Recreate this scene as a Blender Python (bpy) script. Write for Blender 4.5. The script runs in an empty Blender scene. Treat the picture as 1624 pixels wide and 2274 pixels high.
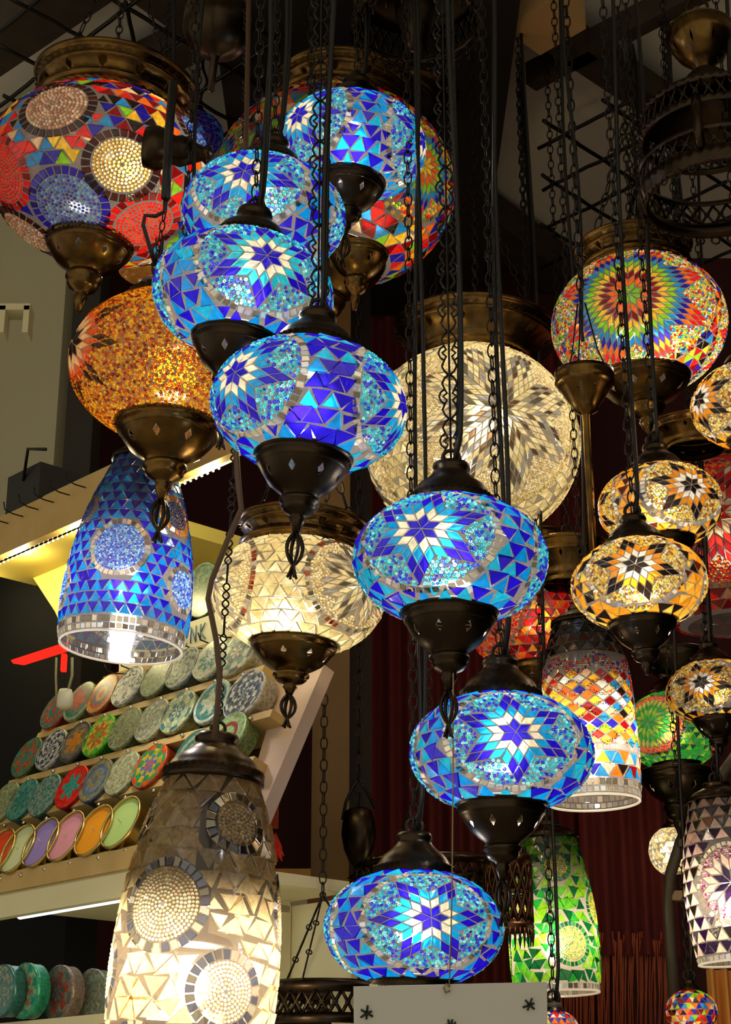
import bpy, math, random
import numpy as np
from mathutils import Vector, Matrix
PI = math.pi
rnd = random.Random(7)
nr = np.random.RandomState(11)
C = bpy.context.scene.collection
SC = bpy.context.scene

# ------------------------------------------------------------------ camera
PITCH = math.radians(20.5)
FPX = 3800.0
CAMP = np.array([0.0, 0.0, 1.6])
FW = np.array([0, math.cos(PITCH), math.sin(PITCH)])
UP = np.array([0, -math.sin(PITCH), math.cos(PITCH)])
RT = np.array([1.0, 0, 0])
cd = bpy.data.cameras.new('camera')
cam = bpy.data.objects.new('camera', cd); C.objects.link(cam)
cam.location = CAMP; cam.rotation_euler = (PI/2 + PITCH, 0, 0)
cd.sensor_fit = 'VERTICAL'; cd.sensor_height = 24; cd.lens = 24*FPX/2274
cd.clip_start = 0.05; cd.clip_end = 60
SC.camera = cam

def ray(px, py):
    return FW + (px-812)/FPX*RT - (py-1137)/FPX*UP
def at(px, py, d):
    return CAMP + d*ray(px, py)
def on_plane(px, py, p0, n):
    r = ray(px, py); n = np.array(n, float)
    return CAMP + r*(np.dot(np.array(p0)-CAMP, n)/np.dot(r, n))

def lin(c):
    out = []
    for v in c:
        v = v/255.0
        out.append(v/12.92 if v <= 0.04045 else ((v+0.055)/1.055)**2.4)
    return tuple(out)

# ------------------------------------------------------------------ materials
def mat(name):
    m = bpy.data.materials.new(name); m.use_nodes = True
    nt = m.node_tree; nt.nodes.clear()
    return m, nt
def N(nt, t, **kw):
    n = nt.nodes.new(t)
    for k, v in kw.items():
        if k in n.inputs: n.inputs[k].default_value = v
        else: setattr(n, k, v)
    return n

def principled(name, col=None, rough=0.5, metal=0.0, attr=False, noise=0.0, nscale=20, bump=0.0, col2=None, bscale=60, spec=0.5):
    m, nt = mat(name); L = nt.links.new
    o = N(nt, 'ShaderNodeOutputMaterial'); p = N(nt, 'ShaderNodeBsdfPrincipled', Roughness=rough, Metallic=metal)
    p.inputs['Specular IOR Level'].default_value = spec
    L(p.outputs[0], o.inputs[0])
    tc = N(nt, 'ShaderNodeTexCoord')
    if attr:
        a = N(nt, 'ShaderNodeAttribute', attribute_name='col')
        src = a.outputs['Color']
    else:
        c = N(nt, 'ShaderNodeRGB'); c.outputs[0].default_value = (*col, 1); src = c.outputs[0]
    if noise > 0:
        nz = N(nt, 'ShaderNodeTexNoise', Scale=nscale, Detail=4.0)
        L(tc.outputs['Object'], nz.inputs['Vector'])
        mx = N(nt, 'ShaderNodeMix', data_type='RGBA')
        rp = N(nt, 'ShaderNodeMapRange'); rp.inputs['From Min'].default_value = .35; rp.inputs['From Max'].default_value = .65
        rp.inputs['To Max'].default_value = noise
        L(nz.outputs[0], rp.inputs[0]); L(rp.outputs[0], mx.inputs['Factor'])
        L(src, mx.inputs['A'])
        if col2 is not None: mx.inputs['B'].default_value = (*col2, 1)
        else: mx.inputs['B'].default_value = (0.01, .008, .005, 1)
        src = mx.outputs['Result']
    L(src, p.inputs['Base Color'])
    if bump > 0:
        nb = N(nt, 'ShaderNodeTexNoise', Scale=bscale, Detail=3.0); L(tc.outputs['Object'], nb.inputs['Vector'])
        b = N(nt, 'ShaderNodeBump', Strength=bump, Distance=.002); L(nb.outputs[0], b.inputs['Height']); L(b.outputs[0], p.inputs['Normal'])
    return m

def m_tile(name, refr=0.2, rough=0.46, gloss=0.07, var=0.35, beads=False):
    """thin coloured glass: light of the bulb passes from behind, coat reflects."""
    m, nt = mat(name); L = nt.links.new
    o = N(nt, 'ShaderNodeOutputMaterial')
    a = N(nt, 'ShaderNodeAttribute', attribute_name='col')
    tc = N(nt, 'ShaderNodeTexCoord')
    nz = N(nt, 'ShaderNodeTexNoise', Scale=160.0, Detail=2.0); L(tc.outputs['Object'], nz.inputs['Vector'])
    mr = N(nt, 'ShaderNodeMapRange'); mr.inputs['From Min'].default_value = .3; mr.inputs['From Max'].default_value = .7
    mr.inputs['To Min'].default_value = 1-var; mr.inputs['To Max'].default_value = 1.0
    L(nz.outputs[0], mr.inputs[0])
    mul = N(nt, 'ShaderNodeVectorMath', operation='SCALE'); L(a.outputs['Color'], mul.inputs[0]); L(mr.outputs[0], mul.inputs['Scale'])
    bp = N(nt, 'ShaderNodeBump', Strength=.35, Distance=.001); L(nz.outputs[0], bp.inputs['Height'])
    tr = N(nt, 'ShaderNodeBsdfTranslucent'); L(mul.outputs[0], tr.inputs[0])
    rf = N(nt, 'ShaderNodeBsdfRefraction', Roughness=rough, IOR=1.25); L(mul.outputs[0], rf.inputs[0]); L(bp.outputs[0], rf.inputs['Normal'])
    mx = N(nt, 'ShaderNodeMixShader'); mx.inputs[0].default_value = refr
    L(tr.outputs[0], mx.inputs[1]); L(rf.outputs[0], mx.inputs[2])
    df = N(nt, 'ShaderNodeBsdfDiffuse'); L(mul.outputs[0], df.inputs[0])
    mxd = N(nt, 'ShaderNodeMixShader'); mxd.inputs[0].default_value = .08
    L(mx.outputs[0], mxd.inputs[1]); L(df.outputs[0], mxd.inputs[2])
    gl = N(nt, 'ShaderNodeBsdfGlossy', Roughness=.16); L(bp.outputs[0], gl.inputs['Normal'])
    mg = N(nt, 'ShaderNodeMixShader'); mg.inputs[0].default_value = gloss
    L(mxd.outputs[0], mg.inputs[1]); L(gl.outputs[0], mg.inputs[2])
    L(mg.outputs[0], o.inputs[0])
    return m

def m_shell(name, col, T=0.5):
    m, nt = mat(name); L = nt.links.new
    o = N(nt, 'ShaderNodeOutputMaterial')
    t = N(nt, 'ShaderNodeBsdfTransparent'); t.inputs[0].default_value = (.97, .97, .97, 1)
    tr = N(nt, 'ShaderNodeBsdfTranslucent'); tr.inputs[0].default_value = (*col, 1)
    df = N(nt, 'ShaderNodeBsdfDiffuse'); df.inputs[0].default_value = (*[c*1.2 for c in col], 1)
    a = N(nt, 'ShaderNodeMixShader'); a.inputs[0].default_value = .25; L(tr.outputs[0], a.inputs[1]); L(df.outputs[0], a.inputs[2])
    b = N(nt, 'ShaderNodeMixShader'); b.inputs[0].default_value = T; L(a.outputs[0], b.inputs[1]); L(t.outputs[0], b.inputs[2])
    g = N(nt, 'ShaderNodeBsdfGlossy', Roughness=.1)
    c = N(nt, 'ShaderNodeMixShader'); c.inputs[0].default_value = .05; L(b.outputs[0], c.inputs[1]); L(g.outputs[0], c.inputs[2])
    L(c.outputs[0], o.inputs[0])
    return m

def m_mirror():
    m, nt = mat('mirror_tile'); L = nt.links.new
    o = N(nt, 'ShaderNodeOutputMaterial')
    a = N(nt, 'ShaderNodeAttribute', attribute_name='col')
    g = N(nt, 'ShaderNodeBsdfGlossy', Roughness=.12); L(a.outputs['Color'], g.inputs[0])
    t = N(nt, 'ShaderNodeBsdfTranslucent'); L(a.outputs['Color'], t.inputs[0])
    x = N(nt, 'ShaderNodeMixShader'); x.inputs[0].default_value = .2; L(g.outputs[0], x.inputs[1]); L(t.outputs[0], x.inputs[2])
    L(x.outputs[0], o.inputs[0])
    return m

def m_emit(name, col, s):
    m, nt = mat(name)
    o = N(nt, 'ShaderNodeOutputMaterial'); e = N(nt, 'ShaderNodeEmission', Strength=s); e.inputs[0].default_value = (*col, 1)
    nt.links.new(e.outputs[0], o.inputs[0]); return m

M_TILE = m_tile('mosaic_glass')
M_BEAD = m_tile('bead_glass', refr=.25, rough=.3, gloss=.045, var=.1)
M_MIRROR = m_mirror()
M_SHELL = m_shell('grout_and_glass', (.125, .11, .10), .45)
M_CLEAR = m_shell('clear_glass', (.26, .22, .15), .6)
M_FROST = m_shell('lit_glass_rim', (.9, .85, .75), .3)
M_BRASS = principled('aged_brass', (.17, .095, .024), .27, 1.0, noise=.75, nscale=35, bump=.15, bscale=90, col2=(.045, .025, .012))
M_DARK = principled('blackened_bronze', (.05, .034, .02), .32, 1.0, noise=.6, nscale=30, bump=.1, col2=(.02, .015, .012))
M_IRON = principled('black_iron', (.014, .011, .008), .4, .6)
M_CABLE = principled('black_cable', (.009, .008, .007), .4, spec=.35)
M_BROWNCABLE = principled('brown_cable', (.10, .05, .02), .5)
M_LINER = principled('cutout_reflector_lining', (.92, .80, .55), .5, .1)  # pale reflecting lining, added so bulb light shows bright through the bowl cut-outs
M_SOCK = principled('lamp_socket', (.06, .055, .05), .5)

# ------------------------------------------------------------------ mesh builder
class MB:
    def __init__(s):
        s.v = []; s.f = {}; s.c = []; s.n = 0
    def add(s, V, F, col=(1, 1, 1), mi=0, smooth=False):
        V = np.asarray(V, float).reshape(-1, 3)
        F = [f for f in F]
        by = {}
        for f in F: by.setdefault(len(f), []).append(f)
        for k, fs in by.items():
            s.f.setdefault((k, mi, smooth), []).append(np.asarray(fs, int)+s.n)
        s.v.append(V)
        col = np.asarray(col, float)
        if col.ndim == 1: col = np.tile(col[:3], (len(V), 1))
        s.c.append(col)
        s.n += len(V)
    def inst(s, TV, TF, P, X, Y, Z, sc, col, mi=0, smooth=True):
        """many copies of a template (beads of one pattern) in frames X,Y,Z"""
        P = np.asarray(P); m = len(P)
        if m == 0: return
        sc = np.broadcast_to(np.asarray(sc, float).reshape(-1, 1, 1), (m, 1, 1))
        TV = np.asarray(TV, float); nv = len(TV)
        V = P[:, None, :] + sc*(TV[None, :, 0:1]*X[:, None, :] + TV[None, :, 1:2]*Y[:, None, :] + TV[None, :, 2:3]*Z[:, None, :])
        by = {}
        for f in TF: by.setdefault(len(f), []).append(f)
        off = (np.arange(m)*nv)[:, None, None] + s.n
        for k, fs in by.items():
            A = np.asarray(fs, int)[None] + off
            s.f.setdefault((k, mi, smooth), []).append(A.reshape(-1, k))
        s.v.append(V.reshape(-1, 3)); s.c.append(np.repeat(np.asarray(col, float).reshape(-1, 3), nv, axis=0)); s.n += m*nv
    def build(s, name, mats, parent=None, attr=False, loc=None):
        me = bpy.data.meshes.new(name)
        V = np.concatenate(s.v) if s.v else np.zeros((0, 3))
        loops = []; starts = []; tot = 0; mi = []; sm = []
        for (k, m_, sh), arrs in s.f.items():
            A = np.concatenate(arrs); loops.append(A.ravel())
            starts.append(tot + np.arange(len(A))*k); tot += A.size
            mi.append(np.full(len(A), m_)); sm.append(np.full(len(A), sh))
        loops = np.concatenate(loops); starts = np.concatenate(starts)
        me.vertices.add(len(V)); me.vertices.foreach_set('co', V.astype(np.float32).ravel())
        me.loops.add(len(loops)); me.loops.foreach_set('vertex_index', loops.astype(np.int32))
        me.polygons.add(len(starts)); me.polygons.foreach_set('loop_start', starts.astype(np.int32))
        me.polygons.foreach_set('material_index', np.concatenate(mi).astype(np.int32))
        me.update(calc_edges=True)
        me.polygons.foreach_set('use_smooth', np.concatenate(sm).astype(bool))
        if attr:
            ca = me.color_attributes.new('col', 'FLOAT_COLOR', 'POINT')
            cc = np.concatenate(s.c); cc = np.concatenate([cc, np.ones((len(cc), 1))], 1)
            ca.data.foreach_set('color', cc.astype(np.float32).ravel())
        me.validate()
        if not isinstance(mats, (list, tuple)): mats = [mats]
        for m in mats: me.materials.append(m)
        o = bpy.data.objects.new(name, me); C.objects.link(o)
        if parent is not None: o.parent = parent
        if loc is not None: o.location = loc
        return o

def tag(o, label, cat, group=None, kind=None):
    o['label'] = label; o['category'] = cat
    if group: o['group'] = group
    if kind: o['kind'] = kind
    return o
def empty(name, loc, rot=(0, 0, 0)):
    o = bpy.data.objects.new(name, None); C.objects.link(o)
    o.empty_display_size = .05
    o.location = loc; o.rotation_euler = rot
    return o
def struct(o):
    o['kind'] = 'structure'; return o

def box_(mb, c, half, axes=None, **k):
    c = np.array(c, float)
    if axes is None: axes = np.eye(3)
    axes = [np.array(a, float) for a in axes]
    V = [c + sx*half[0]*axes[0] + sy*half[1]*axes[1] + sz*half[2]*axes[2] for sx in (-1, 1) for sy in (-1, 1) for sz in (-1, 1)]
    F = [(0, 1, 3, 2), (4, 6, 7, 5), (0, 4, 5, 1), (2, 3, 7, 6), (0, 2, 6, 4), (1, 5, 7, 3)]
    mb.add(V, F, **k)

def tube_(mb, pts, r, seg=6, closed=False, cap=True, flat=None, **k):
    pts = np.asarray(pts, float); n = len(pts)
    r = np.broadcast_to(np.asarray(r, float), (n,))
    if closed: T = np.roll(pts, -1, 0)-np.roll(pts, 1, 0)
    else:
        T = np.gradient(pts, axis=0)
    T /= np.linalg.norm(T, axis=1)[:, None]+1e-12
    ref = np.array([0, 0, 1.0]) if abs(T[0][2]) < .9 else np.array([1.0, 0, 0])
    if flat is not None: ref = np.array(flat, float)
    A = np.zeros_like(T); a = ref - T[0]*np.dot(ref, T[0]); a /= np.linalg.norm(a); A[0] = a
    for i in range(1, n):
        a = a - T[i]*np.dot(a, T[i]); a /= np.linalg.norm(a)+1e-12; A[i] = a
    B = np.cross(T, A)
    th = np.arange(seg)*2*PI/seg
    V = pts[:, None, :] + r[:, None, None]*(np.cos(th)[None, :, None]*A[:, None, :] + np.sin(th)[None, :, None]*B[:, None, :])
    F = []
    m = n if closed else n-1
    for i in range(m):
        for j in range(seg):
            a0 = i*seg+j; a1 = i*seg+(j+1) % seg; b0 = ((i+1) % n)*seg+j; b1 = ((i+1) % n)*seg+(j+1) % seg
            F.append((a0, a1, b1, b0))
    if cap and not closed:
        F.append(tuple(range(seg))[::-1]); F.append(tuple((n-1)*seg+j for j in range(seg)))
    k.setdefault('smooth', True)
    mb.add(V.reshape(-1, 3), F, **k)

def lathe_(mb, prof, seg=48, ropes=(), ribs=0, holes=(), hole_n=8, z_flip=False, rib_amp=.0, grooves=(), **k):
    """prof: [(r,z)], ropes: profile indices whose ring is ridged, holes: profile index i whose band i..i+1 carries diamond cut-outs"""
    prof = np.array(prof, float); n = len(prof)
    th = np.arange(seg)*2*PI/seg
    V = np.zeros((n, seg, 3))
    for i, (r, z) in enumerate(prof):
        rr = np.full(seg, r)
        if i in ropes: rr = r*(1+.032*np.where(np.arange(seg) % 2 == 0, 1, -1))
        if i in grooves: rr = rr*(1-.017*(np.arange(seg) % (seg//hole_n) == 0))
        if ribs and i in ribs: rr = rr*(1+rib_amp*(np.abs(np.cos(th*hole_n/2+PI/2*0))**.5-.7))
        V[i, :, 0] = rr*np.cos(th); V[i, :, 1] = rr*np.sin(th); V[i, :, 2] = z
    V = V.reshape(-1, 3).tolist()
    F = []
    step = seg//hole_n
    for i in range(n-1):
        for j in range(seg):
            a, b, c, d = i*seg+j, i*seg+(j+1) % seg, (i+1)*seg+(j+1) % seg, (i+1)*seg+j
            if i in holes and j % step in (step//2, step//2+1) and step >= 4:
                continue
            if i in holes and j % step in (step//2,): continue
            F.append((a, b, c, d))
        if i in holes:
            for h in range(hole_n):
                j0 = h*step+step//2; j2 = j0+2
                A = i*seg+j0 % seg; B = i*seg+(j0+1) % seg; Cc = i*seg+j2 % seg
                D = (i+1)*seg+j2 % seg; E = (i+1)*seg+(j0+1) % seg; G = (i+1)*seg+j0 % seg
                va, vc, vd, vg = (np.array(V[q]) for q in (A, Cc, D, G)); vb, ve = np.array(V[B]), np.array(V[E])
                mid = (vb+ve)/2
                lo = mid+(vb-mid)*.92; hi = mid+(ve-mid)*.92
                le = mid+((va+vg)/2-mid)*.72; ri = mid+((vc+vd)/2-mid)*.72
                q0 = len(V); V += [lo.tolist(), ri.tolist(), hi.tolist(), le.tolist()]
                lo, ri, hi, le = q0, q0+1, q0+2, q0+3
                F += [(A, B, lo, le), (B, Cc, ri, lo), (Cc, D, ri), (D, E, hi, ri), (E, G, le, hi), (G, A, le)]
    k.setdefault('smooth', True)
    mb.add(np.array(V), F, **k)

# ------------------------------------------------------------------ mosaic surfaces
def nz_(v):
    return v/(np.linalg.norm(v, axis=-1, keepdims=True)+1e-12)

class Globe:
    def __init__(s, R, H, kappa=None, lat_hi=62, lat_lo=-61):
        s.R, s.H = R, H; s.k = kappa or (H/R*.5+.5)
        s.hi, s.lo = math.radians(lat_hi), math.radians(lat_lo)
    def pn(s, d):
        P = d*np.array([s.R, s.R, s.H]); n = nz_(d/np.array([s.R, s.R, s.H]))
        return P, n
    def med(s, az, lat):
        d = np.array([math.cos(lat)*math.sin(az), -math.cos(lat)*math.cos(az), math.sin(lat)])
        e1 = np.array([math.cos(az), math.sin(az), 0]); e2 = np.cross(d, e1)*-1
        if e2[2] < 0: e2 = -e2
        return d, e1, e2
    def loc(s, md, xy):
        xy = np.asarray(xy, float).reshape(-1, 2).copy(); xy[:, 1] /= s.k
        d, e1, e2 = md
        rho = np.linalg.norm(xy, axis=1)[:, None]+1e-12
        u = xy/rho
        return s.pn(np.cos(rho)*d + np.sin(rho)*(u[:, :1]*e1+u[:, 1:]*e2))
    def dom(s, a, t):
        a = np.asarray(a, float); t = np.asarray(t, float)
        return s.pn(np.stack([np.cos(t)*np.sin(a), -np.cos(t)*np.cos(a), np.sin(t)], -1))
    def dloc(s, md, a, t):
        d, e1, e2 = md
        a = np.asarray(a, float); t = np.asarray(t, float)
        q = np.stack([np.cos(t)*np.sin(a), -np.cos(t)*np.cos(a), np.sin(t)], -1)
        c = np.clip(q@d, -1, 1); rho = np.arccos(c)
        x = q@e1; y = q@e2; h = np.hypot(x, y)+1e-12
        return x/h*rho, y/h*rho*s.k
    def rows(s, h):
        n = max(2, int(round((s.hi-s.lo)*s.k/h)))
        return np.linspace(s.lo+.02, s.hi-.02, n+1)
    def circ(s, t): return 2*PI*max(.05, math.cos(t))
    def unit(s): return s.R
    def shell(s, mb, **k):
        ts = np.linspace(s.lo-.06, s.hi+.06, 25)
        lathe_(mb, [(s.R*math.cos(t)*.985, s.H*math.sin(t)*.985) for t in ts], 48, **k)

class Rev:
    """bottle: profile [(r,z)] bottom to top; lengths measured in metres, az 0 faces the viewer"""
    def __init__(s, prof):
        p = np.array(prof, float)
        # smooth resample
        q = p
        for _ in range(3):
            a = q[:-1]*.75+q[1:]*.25; b = q[:-1]*.25+q[1:]*.75
            q = np.concatenate([q[:1], np.stack([a, b], 1).reshape(-1, 2), q[-1:]])
        s.p = q; dl = np.linalg.norm(np.diff(q, axis=0), axis=1); s.s = np.concatenate([[0], np.cumsum(dl)])
        s.L = s.s[-1]
    def prof(s, t):
        return np.interp(t, s.s, s.p[:, 0]), np.interp(t, s.s, s.p[:, 1])
    def dom(s, a, t):
        a = np.asarray(a, float); t = np.asarray(t, float)
        r, z = s.prof(t); r2, z2 = s.prof(np.minimum(t+.004, s.L)); r1, z1 = s.prof(np.maximum(t-.004, 0))
        dr, dz = r2-r1, z2-z1
        P = np.stack([r*np.sin(a), -r*np.cos(a), z], -1)
        n = nz_(np.stack([dz*np.sin(a), -dz*np.cos(a), -dr], -1))
        return P, n
    def med(s, az, t): return (az, t, float(s.prof(t)[0]))
    def loc(s, md, xy):
        xy = np.asarray(xy, float).reshape(-1, 2)
        return s.dom(md[0]+xy[:, 0]/md[2], md[1]+xy[:, 1])
    def dloc(s, md, a, t):
        da = (np.asarray(a)-md[0]+PI) % (2*PI)-PI
        return da*md[2], np.asarray(t)-md[1]
    def rows(s, h):
        n = max(2, int(round(s.L/h))); return np.linspace(s.t0, s.t1, n+1)
    t0 = 0.0; t1 = 1.0
    def circ(s, t): return 2*PI*float(s.prof(t)[0])
    def unit(s): return 1.0
    def shell(s, mb, **k):
        idx = np.linspace(0, len(s.p)-1, 30).astype(int)
        lathe_(mb, [(s.p[i, 0]-.0012, s.p[i, 1]) for i in idx], 48, **k)

def put_tile(mb, S, P, n, col, mi=0, hh=.0012, inset=.16, tilt=.06, sh=.0006):
    """one bevelled glass chip whose corners P (k,3) sit on the surface with normals n"""
    k = len(P)
    c = P.mean(0); nn = nz_(n.mean(0))
    tv = nr.normal(0, tilt, 3); nt_ = nz_(nn+tv)
    base = P + n*sh
    top = c + (P-c)*(1-inset)
    # lift with a slightly random plane so every chip catches the light its own way
    off = hh + (-(top-c)@(nt_-nn*np.dot(nt_, nn)))*.9
    top = top + nn*off[:, None]
    V = np.concatenate([base, top])
    F = [tuple(range(k, 2*k))] + [(i, (i+1) % k, k+(i+1) % k, k+i) for i in range(k)]
    mb.add(V, F, col, mi)

def vary(col, a=.12):
    f = 1+nr.uniform(-a, a)
    return tuple(min(1, max(0, c*f*(1+nr.uniform(-a/3, a/3)))) for c in col)

def shrink(xy, g, jit=0):
    xy = np.asarray(xy, float); c = xy.mean(0); d = xy-c
    L = np.linalg.norm(d, axis=1)[:, None]
    xy = c + d*np.maximum(.35, 1-g/L)
    if jit: xy = xy+nr.normal(0, jit, xy.shape)
    return xy

TS = None
def bead_templates():
    seg = 8; th = np.arange(seg)*2*PI/seg
    V = []
    for r, z in ((.28, .1), (.65, .62), (1.0, 0)):
        V += [(r*math.cos(t), r*math.sin(t), z) for t in th]
    F = []
    for i in range(2):
        for j in range(seg):
            F.append((i*seg+j, i*seg+(j+1) % seg, (i+1)*seg+(j+1) % seg, (i+1)*seg+j))
    ring = (V, [f[::-1] for f in F])
    seg = 6; th = np.arange(seg)*2*PI/seg
    V = [(0, 0, .75)]
    for r, z in ((.62, .55), (1.0, 0)):
        V += [(r*math.cos(t), r*math.sin(t), z) for t in th]
    F = [(0, 1+j, 1+(j+1) % seg) for j in range(seg)] + [(1+j, 7+j, 7+(j+1) % seg, 1+(j+1) % seg) for j in range(seg)]
    return ring, (V, F)
RING, DOME = bead_templates()

def put_beads(mb, P, n, r, cols, ring=False, mi=1):
    P = np.asarray(P); n = np.asarray(n); m = len(P)
    if m == 0: return
    if ring:
        n = nz_(n+nr.normal(0, .35, n.shape))
    X = nz_(np.cross(n, nr.normal(0, 1, n.shape))); Y = np.cross(n, X)
    T = RING if ring else DOME
    mb.inst(T[0], T[1], P+n*.0004, X, Y, n, r*nr.uniform(.85, 1.1, m), cols, mi)

def pick(pal, m):
    pal = np.array(pal); idx = nr.randint(0, len(pal), m)
    return pal[idx]*nr.uniform(.8, 1.15, (m, 1))

class Mosaic:
    """collects the glass chips and beads of one lamp shade (surface pattern = one mesh)"""
    def __init__(s, S):
        s.S = S; s.mb = MB(); s.meds = []
        s.g = None
    def star(s, az, lat, unit, rings, n=8, mx=2, border=None, bord_col=None, beads=None, br=.0, gap=.075, rot=0, ring_beads=True, bsp=2.0, ystr=1.0, bord_sz=.09, bord_mi=2, scallop=.0, warp=0.0, cells=None):
        S = s.S; md = S.med(az, lat); U = S.unit()
        v = [np.array([math.cos(2*PI*j/n+rot), math.sin(2*PI*j/n+rot)]) for j in range(n)]
        polys = []
        def W(q):
            q = np.asarray(q, float); L = np.linalg.norm(q, axis=-1, keepdims=True)
            return q*(1+warp*np.maximum(0, L/unit-2.2))
        for j in range(n):
            a_, b_ = v[j], v[(j+1) % n]
            for a in range(mx+1):
                for b in range(mx+1):
                    k = a+b
                    if k >= len(rings) or rings[k] is None: continue
                    if cells is not None and not cells(a, b): continue
                    q = W(np.array([a*a_+b*b_, (a+1)*a_+b*b_, (a+1)*a_+(b+1)*b_, a*a_+(b+1)*b_])*unit)
                    if border and any((p[0]/border[0])**2+(p[1]/border[1])**2 > .93 for p in q): continue
                    polys.append(q)
                    c = rings[k]
                    mi = 0
                    if isinstance(c, list): c = c[nr.randint(len(c))]
                    if len(c) == 4: mi = int(c[3]); c = c[:3]
                    q = shrink(q, gap*unit, unit*.02)
                    P, nn = S.loc(md, q)
                    put_tile(s.mb, S, P, nn, vary(c), mi, hh=.0013)
        polys = np.array(polys)
        if border:
            A, B = border
            if bord_col is not None:
                per = PI*(3*(A+B)-math.sqrt((3*A+B)*(A+3*B))); m = int(per/bord_sz)
                for i in range(m):
                    t = 2*PI*i/m
                    rr = 1+scallop*abs(math.cos(n*t/2))
                    c0 = np.array([A*math.cos(t), B*math.sin(t)])*rr
                    tg = nz_(np.array([-A*math.sin(t), B*math.cos(t)])); ng = np.array([tg[1], -tg[0]])
                    w = bord_sz*.40; h = bord_sz*.40
                    a_ = nr.normal(0, .12); ca, sa = math.cos(a_), math.sin(a_)
                    tg, ng = tg*ca+ng*sa, ng*ca-tg*sa
                    q = np.array([c0-tg*w-ng*h, c0+tg*w-ng*h, c0+tg*w+ng*h, c0-tg*w+ng*h])
                    P, nn = S.loc(md, q)
                    if isinstance(S, Globe):
                        z = P.mean(0)[2]/S.H
                        if z > math.sin(S.hi)*.99 or z < math.sin(S.lo)*.99: continue
                    bc = bord_col[nr.randint(len(bord_col))]
                    put_tile(s.mb, S, P, nn, vary(bc[:3]), int(bc[3]) if len(bc) == 4 else bord_mi, tilt=.16)
            if beads:
                st = br*bsp
                xs = np.arange(-A, A, st); ys = np.arange(-B, B, st*.87)
                pts = []
                for iy, y in enumerate(ys):
                    for x in xs:
                        p = np.array([x+(iy % 2)*st/2, y])+nr.normal(0, st*.12, 2)
                        if (p[0]/(A-bord_sz*.55))**2+(p[1]/(B-bord_sz*.55))**2 > 1: continue
                        pts.append(p)
                if pts and len(polys):
                    Q = np.array(pts); ins = np.ones((len(Q), len(polys)), bool)
                    for e in range(4):
                        p0 = polys[:, e]; p1 = polys[:, (e+1) % 4]; ed = p1-p0; ln = np.linalg.norm(ed, axis=1)
                        cr = (ed[None, :, 0]*(Q[:, None, 1]-p0[None, :, 1])-ed[None, :, 1]*(Q[:, None, 0]-p0[None, :, 0]))/ln[None]
                        ins &= cr > -br*.55
                    pts = [p for p, t in zip(pts, ins.any(1)) if not t]
                if pts:
                    P, nn = S.loc(md, np.array(pts))
                    if isinstance(S, Globe):
                        z = P[:, 2]/S.H; ok = (z < math.sin(S.hi)) & (z > math.sin(S.lo)); P, nn = P[ok], nn[ok]
                    put_beads(s.mb, P, nn, br*U, pick(beads, len(P)), ring_beads)
            s.meds.append((md, A+bord_sz*.6, B+bord_sz*.6))
    def disc(s, az, lat, r, beads, br, bord, bord_sz, bord_mi=0, rows_split=None, centre=None, gap=.04):
        S = s.S; md = S.med(az, lat); U = S.unit()
        pts = []; cols = []
        k = int((r-bord_sz)/(br*2.0))
        for i in range(1, k+1):
            rr = i*br*2.0; m = max(5, int(2*PI*rr/(br*2.0)))
            ph = nr.uniform(0, 6)
            for q in range(m):
                t = 2*PI*q/m+ph; pts.append((rr*math.cos(t), rr*math.sin(t)))
        P, nn = S.loc(md, np.array(pts)); put_beads(s.mb, P, nn, br*U*.97, pick(beads, len(P)))
        q = np.array([(-1, 0), (0, -1), (1, 0), (0, 1)])*br*1.5
        P, nn = S.loc(md, q); put_tile(s.mb, S, P, nn, centre or (.5, .5, .5), 2)
        if bord is not None:
            rm = r-bord_sz*.42; m = int(2*PI*rm/(bord_sz*.82))
            for i in range(m):
                t0 = 2*PI*(i+gap*2)/m; t1 = 2*PI*(i+1-gap*2)/m
                a, b = r-bord_sz*.88, r
                q = np.array([(a*math.cos(t0), a*math.sin(t0)), (a*math.cos(t1), a*math.sin(t1)), (b*math.cos(t1), b*math.sin(t1)), (b*math.cos(t0), b*math.sin(t0))])
                P, nn = S.loc(md, q[::-1] if False else q)
                bc = bord[nr.randint(len(bord))]
                put_tile(s.mb, S, P, nn, vary(bc[:3]), int(bc[3]) if len(bc) == 4 else bord_mi, tilt=.1)
        s.meds.append((md, r*1.02, r*1.02))
    def fits(s, A, T, slack=1.0):
        for md, a, b in s.meds:
            x, y = s.S.dloc(md, A, T)
            if np.any((x/a)**2+(y/b)**2 < slack**2): return False
        return True
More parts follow.
